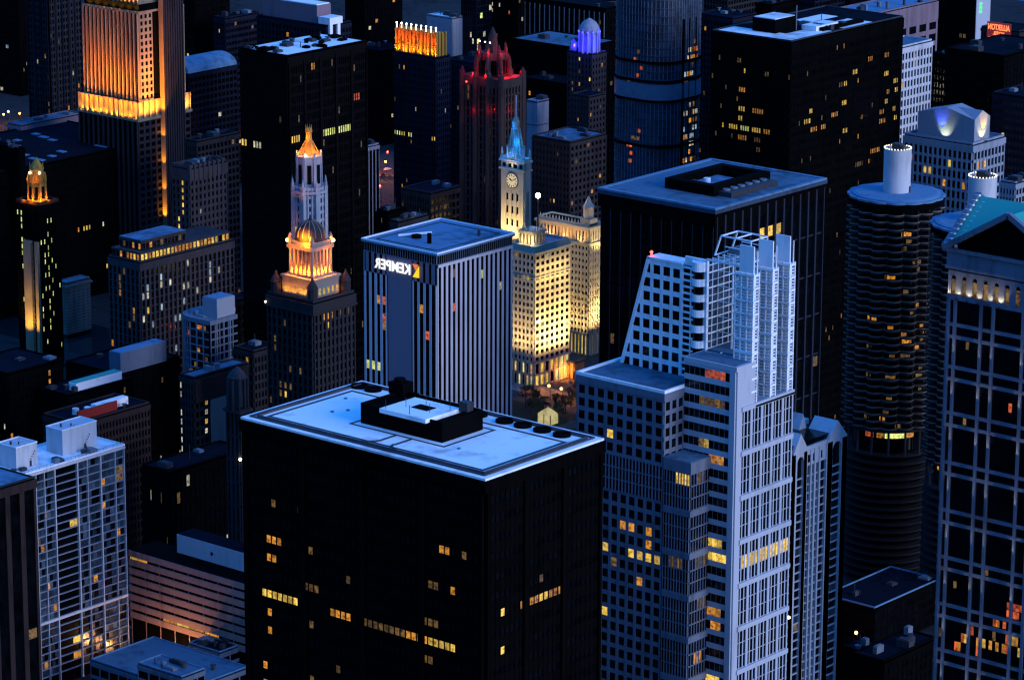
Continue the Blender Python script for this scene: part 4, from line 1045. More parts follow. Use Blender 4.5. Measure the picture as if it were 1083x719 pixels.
# --- the annex behind it
Wn = Bld('floodlit terracotta annex with corner turret behind the cream block', (623, 240), 568, 638.5, 60, name='terracotta_block', D=1521)
Wn.core('glass', Wn.z-.4); mb = MB(); zt = Wn.z-1.6
Wn.facade(mb, 'L', 15, 14, 10, zt-7, 1.0, 1.5, .5, p=.1, keys=('ld',)); Wn.facade(mb, 'R', 6, 14, 10, zt-7, 1.1, 1.5, .5, p=.05, keys=('ld',))
Wn.facade(mb, 'L', 15, 1, zt-6, zt, 1.2, 1.6, .5, p=.3, keys=('lo',)); Wn.facade(mb, 'R', 6, 1, zt-6, zt, 1.2, 1.6, .5)
Wn.facade(mb, 'L', 15, 1, 0, 10, 1.1, 1.2, .6, p=.7, keys=('ly',)); Wn.facade(mb, 'R', 6, 1, 0, 10, 1.1, 1.2, .6, p=.8, keys=('ly', 'lw'))
mb.box(-Wn.wa-1.1, 1.1, -1.1, Wn.wb+1.1, zt-6.9, zt-6.0).box(-Wn.wa-.9, .9, -.9, Wn.wb+.9, zt, Wn.z-.42)
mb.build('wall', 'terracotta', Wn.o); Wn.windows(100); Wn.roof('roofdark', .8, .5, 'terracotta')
m_ = MB()
for k in range(16): m_.lathe([(.3, Wn.z+.8), (.32, Wn.z+1.5), (.05, Wn.z+2.6)], 6, -1-k*(Wn.wa/16.5), .3)
m_.build('finial', 'terracotta', Wn.o)
m_ = MB().box(-5.5, 0, .4, 6, Wn.z+.05, Wn.z+3).lathe([(2.4, Wn.z+3), (2.4, Wn.z+8), (2.8, Wn.z+8.2), (1.6, Wn.z+10), (.3, Wn.z+13)], 8, -2.8, 3); m_.build('corner_turret', 'terracotta', Wn.o)
for k in range(3): lamp('SPOT', (-4-k*9, -3.5, zt-6), 3400, (1, .45, .12), Wn.o, (-4-k*9, 0, zt-1), .3, 120, .8)
for k in range(4): lamp('SPOT', (11, 2+k*Wn.wb/4, 10), 24000, WCOL, Wn.o, (0, 2+k*Wn.wb/4, 28), .6, 100, .8)
for k in range(3): lamp('SPOT', (-3-k*8, -11, 8), 16000, WCOL, Wn.o, (-3-k*8, 0, 26), .6, 100, .8)
lamp('SPOT', (7, 4, zt-10), 8000, WCOL, Wn.o, (0, 6, zt-1), .5, 110)
x_, z_ = on_y(570.5, 208.5, Wn.y-4)
MB().bar((x_-Wn.x, -3.6, 0), (x_-Wn.x, -3.6, z_), .2).ball(x_-Wn.x, -4, z_, 1.0).build('flood_mast', 'bulbw2', Wn.o) if 'bulbw2' in MT else None
fm = thing('flood_light_mast', 'glaring white floodlight on mast beside the clock tower', 'floodlight', x_, Wn.y-5, 0)
MB().bar((0, 0, 0), (0, 0, z_-.5), .25).build('mast_pole', 'darkmetal', fm); MB().ball(0, 0, z_+.8, 1.15, 14).build('lamp_head', 'bulbw', fm)
lamp('POINT', (0, -.2, z_+2.5), 9000, (1, .93, .75), fm, size=.8)
# --- clock tower
Ct = Bld('slender cream clock tower with blue lit spire', (554.5, 168.5), 531, 560.2, 102, name='clock_tower', cat='clock tower', D=1485)
Ct.core('black', Ct.z-.4); mb = MB(); zt = Ct.z-1.5
Ct.facade(mb, 'L', 3, 3, 66, 83, 1.7, 2.6, .5, u0=2, u1=Ct.wa-2, p=0); Ct.facade(mb, 'R', 2, 3, 66, 83, 1.3, 2.6, .5, u0=1, u1=Ct.wb-1)
for side in 'LR':
    w_ = Ct.W(side); Ct.fbox(mb, side, 0, 2 if side == 'L' else 1, 0, .6, 0, 83); Ct.fbox(mb, side, w_-(2 if side == 'L' else 1), w_, 0, .6, 0, 83)
    Ct.fbox(mb, side, 0, w_, 0, .55, 83.05, 92.2); Ct.fbox(mb, side, 0, w_, 0, .55, 0, 66)
    Ct.facade(mb, side, 4, 1, 92.3, zt-.6, 1.0, 1.6, .6, panes=False)
mb.box(-Ct.wa-1, 1, -1, Ct.wb+1, 92, 92.8).box(-Ct.wa-1, 1, -1, Ct.wb+1, zt-.6, zt+.3).box(-Ct.wa-.6, .6, -.6, Ct.wb+.6, zt+.3, Ct.z)
for a in (-Ct.wa, 0):
    for b in (0, Ct.wb): mb.lathe([(.5, Ct.z), (.5, Ct.z+2), (.1, Ct.z+4)], 6, a, b)
mb.build('wall', 'terracotta', Ct.o); Ct.windows(40)
cxm = -Ct.wa/2; zc = 87.6
f_ = MB(); N = 28; r_ = 3.0
def disc(mb, r, y0, y1, cx, cz, n=28):
    b = len(mb.v)
    for yy in (y0, y1):
        for k in range(n): mb.v.append((cx+r*math.cos(2*math.pi*k/n), yy, cz+r*math.sin(2*math.pi*k/n)))
    mb.f += [tuple(range(b, b+n)), tuple(range(b+2*n-1, b+n-1, -1))] + [(b+(k+1)%n, b+k, b+n+k, b+n+(k+1)%n) for k in range(n)]; mb.m += [0]*(n+2); return mb
MT['clockface'] = glow('clock_face_light', (1., .8, .5), .55)
disc(MB(), 3.5, -.75, -.56, cxm, zc).build('clock_rim', 'darkstone', Ct.o)
cf = disc(MB(), 3.1, -.85, -.76, cxm, zc).build('clock_face', 'clockface', Ct.o)
m_ = MB()
for k in range(12):
    a = 2*math.pi*k/12; m_.bar((cxm+2.1*math.cos(a), -.93, zc+2.1*math.sin(a)), (cxm+2.8*math.cos(a), -.93, zc+2.8*math.sin(a)), .14)
m_.build('hour_marks', 'black', cf)
MB().bar((cxm, -1.0, zc), (cxm+2.2, -1.0, zc+.9), .15).bar((cxm, -1.0, zc), (cxm-1.3, -1.0, zc+.9), .2).build('clock_hands', 'black', cf)
hw = Ct.wa/2; hy = Ct.wb/2
m_ = MB().lathe([(3.9, Ct.z), (3.7, Ct.z+2.2), (4.1, Ct.z+2.4), (2.4, Ct.z+5), (2.2, Ct.z+9.5), (1.4, Ct.z+13), (1.5, Ct.z+13.4)], 8, cxm, hy)
for k in range(8):
    a = 2*math.pi*(k+.5)/8; m_.bar((cxm+3.9*math.cos(a), hy+3.9*math.sin(a), Ct.z), (cxm+3.9*math.cos(a), hy+3.9*math.sin(a), Ct.z+4.4), .3); m_.bar((cxm+3.2*math.cos(a), hy+3.2*math.sin(a), Ct.z+4), (cxm+1.7*math.cos(a), hy+1.7*math.sin(a), Ct.z+12.5), .28)
m_.build('spire', 'terracotta', Ct.o)
MB().lathe([(1.5, Ct.z+13.4), (1.6, Ct.z+15.6), (.9, Ct.z+17.2), (.3, Ct.z+18)], 8, cxm, hy).build('lantern', 'terracotta', Ct.o)
MB().bar((cxm, hy, Ct.z+18), (cxm, hy, Ct.z+27), .14).build('flag_mast', 'white', Ct.o)
BL = (.005, .22, 1)
for dx, dy in ((-2.5, -6), (2.5, -6), (6.5, -1.5), (6.5, 2)): lamp('POINT', (cxm+dx, hy+dy, Ct.z+1.6), 1200, BL, Ct.o, size=.3)
lamp('POINT', (cxm-1.0, hy-3.6, Ct.z+13.5), 1000, BL, Ct.o, size=.3); lamp('POINT', (cxm+3.5, hy-2.6, Ct.z+7), 1000, BL, Ct.o, size=.3)
for k in range(2): lamp('SPOT', (cxm-3+6*k, -9, 58), 26000, WCOL, Ct.o, (cxm-3+6*k, 0, 78), .5, 100, .8)
lamp('SPOT', (9, hy, 60), 30000, WCOL, Ct.o, (0, hy, 82), .5, 100, .8)
lamp('SPOT', (cxm, -3.2, 93.4), 700, WCOL, Ct.o, (cxm, 0, 98), .3, 120)

# --- neo-gothic tower with red lit crown
Tr = Bld('neo gothic stone tower with red lit octagonal crown', (530, 85), 489, 553, 112, name='gothic_tower', D=1560)
Tr.core('black', Tr.z); mb = MB()
Tr.facade(mb, 'L', 9, 30, 2, Tr.z-4, 1.0, .9, .7, sd=.3, p=.04, keys=('ld', 'lo')); Tr.facade(mb, 'R', 7, 30, 2, Tr.z-4, 1.0, .9, .7, sd=.3, p=.05, keys=('ld', 'lo'))
mb.box(-Tr.wa-.7, .7, -.7, Tr.wb+.7, Tr.z-4, Tr.z)
for a in (-Tr.wa, 0, -Tr.wa*.33, -Tr.wa*.66):
    for b in (0, Tr.wb): mb.lathe([(1.5, 0), (1.5, Tr.z+2), (1.1, Tr.z+2.2), (.2, Tr.z+4)], 8, a, b)
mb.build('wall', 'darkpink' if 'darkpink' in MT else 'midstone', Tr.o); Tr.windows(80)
cx_, cy_ = -Tr.wa/2, Tr.wb/2; r0 = min(Tr.wa, Tr.wb)*.42
m_ = MB().lathe([(r0, Tr.z), (r0, Tr.z+10.5)], 8, cx_, cy_, ph=rad(22.5))
for k in range(8):
    a = rad(22.5+45*k); X, Y = cx_+r0*1.25*math.cos(a), cy_+r0*1.25*math.sin(a)
    m_.lathe([(1.0, Tr.z-2), (1.0, Tr.z+6.5), (.8, Tr.z+7.3), (.15, Tr.z+9.5)], 6, X, Y)
    m_.bar((X, Y, Tr.z+5), (cx_+r0*.95*math.cos(a), cy_+r0*.95*math.sin(a), Tr.z+10.5), .5)
    m_.lathe([(.7, Tr.z+9), (.6, Tr.z+13), (.1, Tr.z+15)], 6, cx_+r0*math.cos(a), cy_+r0*math.sin(a))
m_.build('crown', 'midstone', Tr.o)
m_ = MB()
for k in range(8):
    a = rad(45*k); X, Y = cx_+r0*.935*math.cos(a), cy_+r0*.935*math.sin(a)
    m_.bar((X, Y, Tr.z+1), (X, Y, Tr.z+7.5), .85)
m_.build('lancet_window', 'black', Tr.o)
MB().lathe([(2.2, Tr.z+10.5), (2.0, Tr.z+18), (.3, Tr.z+22)], 8, cx_, cy_).build('lantern', 'midstone', Tr.o)
RD = (1, .008, .005)
for dx, dy, e in ((-r0*.7, -r0-2.6, 900), (r0*.5, -r0-2.6, 900), (r0+2.6, -r0*.2, 1100), (r0+2.6, r0*.8, 600)): lamp('POINT', (cx_+dx, cy_+dy, Tr.z+1.2), e*5, RD, Tr.o, size=.3)
for dx, dy in ((-r0*.5, -r0-.6), (r0*.5, -r0-.6), (r0+.8, -r0*.2), (r0+.8, r0*.6)): lamp('POINT', (cx_+dx, cy_+dy, Tr.z+11.3), 2500, RD, Tr.o, size=.3)
for q in range(3): MB().ball(cx_-3+q*3, cy_-r0+1, Tr.z+15.8, .3).build('crown_lamp', 'bulb', Tr.o)
MB().ball(-Tr.wa+3.4, -1.1, Tr.z-3, .4).build('beacon', 'bulbr', Tr.o)

for px_ in (503, 520, 538):
    side = 'L' if px_ < 530 else 'R'; u_, z_ = Tr.face_px(side, px_, 112); p_ = Tr.M(side, u_, 2.2, z_-2); lamp('POINT', p_, 500, RD, Tr.o, size=.3)

# --- hotel tower with blue lit dome
Ic = Bld('slim stone hotel tower with violet blue lit onion dome', (626, 58), 600.5, 641, 118, name='domed_tower', D=1680)
Ic.grid('midstone', 7, 5, 34, 1.2, 1.4, 2, Ic.z-1.5, .3, p=.06, keys=('ld', 'lo'), pxL=[(612,60,1,'ly'),(624,86,1,'ly')]); Ic.roof('roofdark', .6, .4, 'midstone')
cx_, cy_ = -Ic.wa*.35, Ic.wb*.4
m_ = MB().lathe([(4.6, Ic.z), (4.6, Ic.z+9), (5, Ic.z+9.3), (4.4, Ic.z+9.6)], 12, cx_, cy_)
for k in range(12): a = 2*math.pi*k/12; m_.lathe([(.5, Ic.z), (.5, Ic.z+10), (.1, Ic.z+12)], 6, cx_+5*math.cos(a), cy_+5*math.sin(a))
m_.lathe([(1.8, Ic.z), (1.8, Ic.z+4), (.2, Ic.z+6.5)], 8, -Ic.wa+1.8, 2); m_.build('drum', 'gabledwall', Ic.o)
MB().lathe([(4.5, Ic.z+9.6), (5.0, Ic.z+11), (4.6, Ic.z+13), (3.4, Ic.z+14.8), (1.6, Ic.z+16), (.3, Ic.z+16.8)], 20, cx_, cy_).build('dome', 'gabledwall', Ic.o)
VB = (.04, .015, 1)
for k in range(7): a = rad(-150+k*32); lamp('POINT', (cx_+7.2*math.cos(a), cy_+7.2*math.sin(a), Ic.z+(8.5 if k % 2 else 3)), 2200, VB, Ic.o, size=.3)
lamp('POINT', (-Ic.wa+3, -1.5, Ic.z+2.5), 260, VB, Ic.o, size=.3)
for k in range(7): MB().ball(cx_+5.3*math.cos(rad(-150+k*30)), cy_+5.3*math.sin(rad(-150+k*30)), Ic.z+10.4, .35).build('dome_lamp', 'ledblue', Ic.o)
# lower hotel wing in front of it
Iw = Bld('dark hotel wing with blue flat roof below the domed tower', (603, 151), 563, 641, 75, D=1600)
Iw.grid('midstone', 11, 9, 24, 1.3, 1.5, 2, Iw.z-1.5, .3, p=.05, keys=('ld', 'lo', 'ly')); Iw.roof('roofmid', .7, .4, 'midstone'); Iw.clutter(8, 5)
Ib = Bld('stone hotel wing with ledge directly below the violet dome', (623, 103), 604, 640, 97, D=1650)
Ib.grid('midstone', 6, 5, 30, 1.2, 1.4, 2, Ib.z-1.2, .3, p=.05, keys=('ld', 'lo')); Ib.roof('roofdark', .5, .4, 'darkstone')
Wb = Bld('windowless blue grey service tower behind the hotel wing', (568, 108), 557, 580.5, 95, D=1680)
Wb.core('gabledwall'); Wb.roof('roofpale', .4, .4, 'gabledwall'); ring(MB(), -Wb.wa-.1, .1, -.1, Wb.wb+.1, .2, Wb.z-12, Wb.z-11.6).build('joint', 'darkmetal', Wb.o); Wb.clutter(3, 2)

# --- domed office tower (orange lit crown)
J = Bld('dark stone tower with orange lit colonnade and round dome', (331, 321), 283, 374.5, 98, name='domed_tower', cat='tower')
J.core('black'); mb = MB()
pl = [(299,405,3,'ld'),(305,414,1,'ly'),(303,345,1,'ld'),(307,391,1,'ld')]
J.facade(mb, 'L', 9, 24, 12, J.z-4.5, 1.1, 1.0, .6, sd=.25, px=pl, p=.05, keys=('ld',)); J.facade(mb, 'R', 10, 24, 12, J.z-4.5, 1.1, 1.0, .6, sd=.25, px=[(346,331,2,'lo'),(354,326,2,'ly'),(362,321,1,'ly'),(368,318,1,'lo'),(341,333,1,'lo'),(346,340,1,'ly'),(359,333,1,'ld'),(367,327,1,'ld')], p=.05, keys=('ld',))
J.facade(mb, 'l', 9, 1, 0, J.z-4.5, 1.1, 0, .5); J.facade(mb, 'r', 9, 1, 0, J.z-4.5, 1.1, 0, .5)
mb.box(-J.wa-.9, .9, -.9, J.wb+.9, J.z-4.5, J.z-3.8).box(-J.wa-.6, .6, -.6, J.wb+.6, J.z-3.8, J.z-.42)
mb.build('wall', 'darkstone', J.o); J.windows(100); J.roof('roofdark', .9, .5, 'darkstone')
for a in (-J.wa+2.2, -2.2):
    for b in (2.2, J.wb-2.2): MB().lathe([(1.9, J.z), (1.9, J.z+4.5), (2.2, J.z+4.7), (1.6, J.z+6), (.8, J.z+7.4), (.15, J.z+9)], 10, a, b).build('corner_turret', 'darkstone', J.o)
q0, q1 = 3.6, 3.6; jz = J.z
jx0, jx1, jy0, jy1 = -J.wa+3.8, -3.8, 3.8, J.wb-3.8
t1 = MB().box(jx0, jx1, jy0, jy1, jz, jz+6.5).box(jx0-.5, jx1+.5, jy0-.5, jy1+.5, jz+6.5, jz+7.3)
t1.build('lit_base', 'palestone', J.o)
m_ = MB(); 
for k in range(6): x_ = jx0+1+k*(jx1-jx0-2)/5.3; m_.box(x_, x_+1, jy0-.04, jy0+.1, jz+1, jz+3.4); y_ = jy0+1+k*(jy1-jy0-2)/5.3; m_.box(jx1-.1, jx1+.04, y_, y_+1, jz+1, jz+3.4)
m_.build('window', 'ly', J.o)
d0, d1, e0, e1 = jx0+1.6, jx1-1.6, jy0+1.6, jy1-1.6
dcore = MB().box(d0+1.5, d1-1.5, e0+1.5, e1-1.5, jz+7.3, jz+17.5); dcore.build('drum_core', 'palestone', J.o)
cm = MB(); cm.lathe([(.75, 0), (.6, .5), (.55, 8.6), (.8, 9.2)], 10); cme = cm.mesh('column', 'palestone')
for k in range(6):
    for X, Y in ((d0+.7+(d1-d0-1.4)*k/5, e0+.6), (d1-.6, e0+.7+(e1-e0-1.4)*k/5)): inst('column', cme, J.o, (X, Y, jz+8.1))
m_ = MB().box(d0-.1, d1+.1, e0-.1, e1+.1, jz+7.3, jz+8.1).box(d0-.3, d1+.3, e0-.3, e1+.3, jz+17.3, jz+18.6).box(d0+.4, d1-.4, e0+.4, e1-.4, jz+18.6, jz+20.2)
for a in (d0+.6, d1-.6):
    for b in (e0+.6, e1-.6): m_.lathe([(.8, jz+18.6), (.8, jz+21.5), (.2, jz+23)], 8, a, b)
m_.build('entablature', 'palestone', J.o)
cx_, cy_ = (d0+d1)/2, (e0+e1)/2; rd = (d1-d0)*.46
dm = MB().lathe([(rd, jz+20.2), (rd, jz+21.6)] + [(rd*math.cos(q*math.pi/16), jz+21.6+rd*1.05*math.sin(q*math.pi/16)) for q in range(8)] + [(.5, jz+22.3+rd), (.1, jz+24+rd)], 28, cx_, cy_)
dome = dm.build('dome', 'midstone', J.o)
m_ = MB()
for k in range(14):
    a = 2*math.pi*k/14
    for q in range(7):
        A1, A2 = q*math.pi/16, (q+1)*math.pi/16
        m_.bar((cx_+rd*1.01*math.cos(a)*math.cos(A1), cy_+rd*1.01*math.sin(a)*math.cos(A1), jz+21.6+rd*1.06*math.sin(A1)), (cx_+rd*1.01*math.cos(a)*math.cos(A2), cy_+rd*1.01*math.sin(a)*math.cos(A2), jz+21.6+rd*1.06*math.sin(A2)), .12)
m_.build('dome_rib', 'palestone', dome)
OR = (1, .22, .004)
for k in range(4): lamp('SPOT', (jx0+2+k*4, jy0-1.9, jz+.5), 2600, (1, .30, .006), J.o, (jx0+2+k*4, jy0+.2, jz+5), .2, 110)
for k in range(5): lamp('POINT', (d0+1.7+(d1-d0-1.4)*k/5, e0+.75, jz+9), 5000, OR, J.o, size=.2); lamp('POINT', (d1-.75, e0+1.7+(e1-e0-1.4)*k/5, jz+9), 4200, OR, J.o, size=.2)
lamp('POINT', (cx_+rd*.5, cy_-rd-1.4, jz+22), 14000, (1, .30, .006), J.o, size=.3)
for a, b in ((cx_-3, cy_-rd-3.2), (cx_+rd+3.2, cy_+2)): lamp('POINT', (a, b, jz+14.5), 4500, OR, J.o, size=.3)
for a, b in ((d0-.3, e0+.2), (d1+.3, e1-.2), (d0-.3, e1)):
    MB().ball(a, b, jz+19.9, .75).build('roof_lamp', 'bulbo', J.o); lamp('POINT', (a, b-.9, jz+21), 700, OR, J.o, size=.3)
lamp('POINT', (jx1+1.6, jy1-1, jz+2), 160, OR, J.o, size=.3)
MB().ball(-J.wa-.4, -.8, jz-3, .35).build('wall_lamp', 'bulb', J.o)

# --- slim octagonal white tower with lit lantern
zc = 158; x, y = at(326.5, 150, 152); 
Mt = thing('octagonal_tower', 'slim white octagonal tower with orange lit lantern top', 'tower', x, y, 0)
m_ = MB(); px2 = lambda z: z
prof = [(6.3, 60), (6.3, 133), (6.6, 133.3), (6.6, 134.6)]
m_.lathe([(6.0, 0), (6.0, 134.5)], 8, ph=rad(22.5)); m_.build('shaft_core', 'glass', Mt)
m_ = MB()
for k in range(8):
    a = rad(22.5+45*k); b = rad(22.5+45*(k+1)); r_ = 6.15
    p = Vector((r_*math.cos(a), r_*math.sin(a), 0)); q = Vector((r_*math.cos(b), r_*math.sin(b), 0))
    for s_, tk in ((0, .75), (.33, .35), (.66, .35)):
        c = p.lerp(q, s_); m_.bar((c.x, c.y, 40), (c.x, c.y, 136), tk)
for j in range(28): z_ = 55+j*2.95; m_.lathe([(6.4, z_), (6.4, z_+1.15)], 8, ph=rad(22.5))
for z_ in (117, 133.5): m_.lathe([(7.2, z_), (7.2, z_+.9)], 8, ph=rad(22.5))
for k in range(8): a = rad(22.5+45*k); m_.lathe([(.6, 133), (.5, 137), (.1, 139)], 6, 6.6*math.cos(a), 6.6*math.sin(a))
m_.build('shaft_wall', 'gabledwall', Mt)
m_ = MB().lathe([(4.8, 134.4), (4.8, 146.5), (5.0, 147), (4.4, 147.4)], 8, ph=rad(22.5))
for k in range(8): a = rad(22.5+45*k); m_.bar((4.9*math.cos(a), 4.9*math.sin(a), 134.4), (4.7*math.cos(a), 4.7*math.sin(a), 148.5), .35)
m_.build('upper_stage', 'gabledwall', Mt)
m_ = MB()
for k in range(8): a = rad(45*k); m_.bar((4.5*math.cos(a), 4.5*math.sin(a), 137), (4.5*math.cos(a), 4.5*math.sin(a), 144), .55)
m_.build('window', 'glass', Mt)
m_ = MB().lathe([(3.4, 147.4), (2.3, 149.4), (1.3, 152.0), (1.1, 155.6), (1.4, 155.8), (1.2, 157.2)], 8, ph=rad(22.5))
for k in range(8): a = rad(22.5+45*k); m_.bar((4.1*math.cos(a), 4.1*math.sin(a), 147.4), (1.3*math.cos(a), 1.3*math.sin(a), 152.5), .16); m_.lathe([(.25, 155.6), (.05, 158.4)], 5, 1.2*math.cos(a), 1.2*math.sin(a))
m_.build('lantern', 'goldtone', Mt)  # gold base colour carries the orange lamplight on the pale lantern
for a in (-140, -95, -50, -5, 40): lamp('POINT', (4.9*math.cos(rad(a)), 4.9*math.sin(rad(a)), 149.2), 900, (1, .30, .006), Mt, size=.2)
lamp('POINT', (.3, -2.6, 154), 800, (1, .32, .008), Mt, size=.2)
MB().ball(2.6, -4.6, 147.8, .45).build('wall_lamp', 'bulb', Mt)
MB().box(-1, 1, -6.7, -6.55, 119.0, 120.9).build('window', 'ly', Mt)

# --- small dark turret tower, left of the black tower
Tu = Bld('weathered stone church tower with balustrade left of the black tower', (253, 420), 239.5, 263, 78, name='stone_turret', D=None)
Tu.z = 74; Tu.grid('midstone', 3, 3, 8, 1.3, 1.0, 4, 72, .5, core='glass'); 
m_ = MB().box(-Tu.wa-1, 1, -1, Tu.wb+1, 72, 73).lathe([(3.2, 73), (3.0, 84), (3.6, 84.3), (2.6, 86), (.4, 88)], 10, -Tu.wa/2, Tu.wb/2)
for k in range(10): a = 2*math.pi*k/10; m_.lathe([(.4, 73), (.4, 83.8)], 6, -Tu.wa/2+3.6*math.cos(a), Tu.wb/2+3.6*math.sin(a))
m_.build('belfry', 'greyconc', Tu.o); MB().ball(.9, -.9, Tu.face_px('L', 252, 484)[1], .55).build('wall_lamp', 'bulb', Tu.o)
# ================================================================== left side and background
# --- tower with gold lit vertical strips (upper left)
N = Bld('stone skyscraper with golden floodlit strips at the upper left', (146, 127), 84, 201, 84, name='lit_skyscraper', cat='skyscraper', D=1640)
Z = N.z; N.core('black')
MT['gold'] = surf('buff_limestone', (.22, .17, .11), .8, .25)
mb = MB(); N.facade(mb, 'L', 12, 22, 2, Z-1, 1.0, 0, .8, p=0); N.facade(mb, 'R', 9, 24, 2, Z-1, 1.2, 1.4, .3, p=0)
mb.build('lower_wall', 'midstone', N.o)
mb = MB(); mb.box(-N.wa-.8, .8, -.8, N.wb+.8, Z-1, Z+.2); N.facade(mb, 'L', 12, 1, Z+.2, Z+8.5, 1.0, .3, .8, panes=False); N.facade(mb, 'R', 9, 1, Z+.2, Z+8.5, 1.0, .3, .8, panes=False); mb.build('ledge', 'gold', N.o)
MB().box(-N.wa+.2, -.2, .1, N.wb-.2, Z, Z+8).build('ledge_wall', 'gold', N.o)
ZU = height_for(146, 14, 1645)              # foot of the second lit crown
up = N.sub(-.6, 2.6, N.wa-2.6, N.wb-5, ZU); nz = 13
MB().box(-up.wa+.3, -.3, .3, up.wb-.3, Z, ZU+4).build('upper_core', 'black', N.o, up.off)
mb = MB(); up.facade(mb, 'L', 14, nz, Z+8.5, ZU, .95, 0, 1.1, p=0); up.facade(mb, 'R', 3, nz, Z+8.5, ZU, 1.3, 1.3, .3, u0=0, u1=8.5); up.facade(mb, 'R', 3, nz, Z+8.5, ZU, 1.3, 1.3, .3, u0=up.wb-6, u1=up.wb)
mb.box(-up.wa-.4, .4, -.6, up.wb, ZU, ZU+1); mb.build('upper_wall', 'gold', N.o, up.off); up.windows(60)
MB().box(-up.wa+2, -1.5, 2, up.wb-2, ZU+1, ZU+32).build('top_core', 'gold', N.o, up.off)
tp = N.sub(-2.2, 4.4, N.wa-7, N.wb-10, ZU+36); mb = MB(); tp.facade(mb, 'L', 12, 1, ZU+1, ZU+33, .8, 0, .8, panes=False); mb.build('top_wall', 'gold', N.o, tp.off)
s0 = N.wb*.44; s1 = N.wb*.80
m_ = MB().box(.2, 3.0, s0, s1, 0, ZU+50)
for k in range(9): m_.box(2.9, 3.5, s0+k*(s1-s0)/8-.35, s0+k*(s1-s0)/8+.35, 0, ZU+50)
m_.build('spine', 'midstone', N.o)
MB().box(.2, 3.1, s0-.5, s0-.01, 0, ZU+50).build('spine_edge', 'gold', N.o)
GC = (1, .22, .004); YC_ = (1, .42, .02)
for k in range(10): lamp('SPOT', (-1.2-k*N.wa/10, -2.2, Z+.3), 4200, YC_, N.o, (-1.2-k*N.wa/10, 1.2, Z+5), .5, 120, .9)
for k in range(5): lamp('SPOT', (-2-k*N.wa/5, -8, Z+1), 60000, (1, .27, .005), N.o, (-2-k*N.wa/5, 3.0, Z+17), .8, 75, .9)
for k in range(5): lamp('SPOT', (-2-k*N.wa/5, -5, Z+6), 60000, GC, N.o, (-2-k*N.wa/5, 3.0, Z+36), .8, 50, .9)
for k in range(3): lamp('SPOT', (7.0, 2+k*4, Z-1), 55000, (1, .34, .01), N.o, (0, 3+k*4, Z+12), .6, 90, .9)
for k in range(3): lamp('SPOT', (8.0, 2+k*4, Z+5), 65000, (1, .26, .006), N.o, (0, 4+k*4, Z+34), .6, 50, .9)
for k in range(2): lamp('SPOT', (5.4, N.wb-3.5+k*2, Z), 12000, YC_, N.o, (0, N.wb-3.5+k*2, Z+7), .4, 100, .9)
for k in range(7): lamp('SPOT', (-2-k*N.wa/7.5, .2, ZU+.8), 11000, YC_, N.o, (-2-k*N.wa/7.5, 4.4, ZU+8), .4, 110, .9)
zq = height_for(172, 240, 1640)
for k in range(5): lamp('SPOT', (1.8, s0-3.2, zq+1+k*13), 9000 if k else 22000, (1, .36, .01), N.o, (1.6, s0, zq+11+k*13), .3, 70, .9)
for k in range(9): MB().box(-2-k*N.wa/9, -1.2-k*N.wa/9, -1.5, -1.0, Z+.2, Z+.7).build('flood_fitting', 'darkmetal', N.o)

# --- gold topped tower (left)
Cb = Bld('black tower with golden lit top turret at the left', (40, 218), 17, 62, 120, name='gold_topped_tower', D=1500)
Cb.core('black'); mb = MB(); CZ = Cb.z
Cb.facade(mb, 'L', 6, 24, 1, CZ-3, 1.1, .9, .6, sd=.3, p=.02, keys=('lg',), px=[(20,223,2,'lg'),(24,234,1,'lg')]+[(24,242+9*k,1,'lg') for k in range(5)])
Cb.facade(mb, 'R', 6, 24, 1, CZ-3, 1.1, .9, .6, sd=.3, p=.03, keys=('lg',), px=[(53,222,2,'lg')]+[(51.5,236+11.3*k,1,'lg') for k in range(12)]+[(46.5,258+11.2*k,1,'lg') for k in range(9)]+[(55,234+20*k,1,'lg') for k in range(6)])
mb.box(-Cb.wa-.6, .6, -.6, Cb.wb+.6, CZ-3, CZ-.45); mb.build('wall', 'black', Cb.o); Cb.windows(100); Cb.roof('roofdark', 1.4, .5, 'brownbrick')
for a, b, q in ((.62, .28, 1.6), (.12, 0, 1.3)):
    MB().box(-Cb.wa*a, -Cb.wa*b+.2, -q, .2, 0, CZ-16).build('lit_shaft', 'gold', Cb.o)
    lamp('SPOT', (-Cb.wa*(a+b)/2, -7, 16), 26000, (1, .55, .05), Cb.o, (-Cb.wa*(a+b)/2, -1.4, 36), .4, 90, .9)
    lamp('SPOT', (-Cb.wa*(a+b)/2, -5, 30), 2500, (1, .5, .05), Cb.o, (-Cb.wa*(a+b)/2, -1.4, 48), .4, 70, .9)
cx_, cy_ = -Cb.wa*.42, Cb.wb*.42
m_ = MB().lathe([(4.0, CZ), (3.9, CZ+9), (4.4, CZ+9.3), (3.4, CZ+9.6), (3.2, CZ+14.5), (3.5, CZ+14.8), (2.2, CZ+17), (.3, CZ+20)], 8, cx_, cy_, ph=rad(22.5))
for k in range(8): a = rad(22.5+45*k); m_.bar((cx_+4.1*math.cos(a), cy_+4.1*math.sin(a), CZ), (cx_+3.6*math.cos(a), cy_+3.6*math.sin(a), CZ+13), .45)
for k in range(8): a = rad(22.5+45*k); m_.lathe([(.45, CZ+9), (.4, CZ+11), (.05, CZ+13)], 5, cx_+4.1*math.cos(a), cy_+4.1*math.sin(a)); m_.lathe([(.3, CZ+14.5), (.05, CZ+18)], 5, cx_+3.0*math.cos(a), cy_+3.0*math.sin(a))
m_.build('turret', 'goldtone', Cb.o)
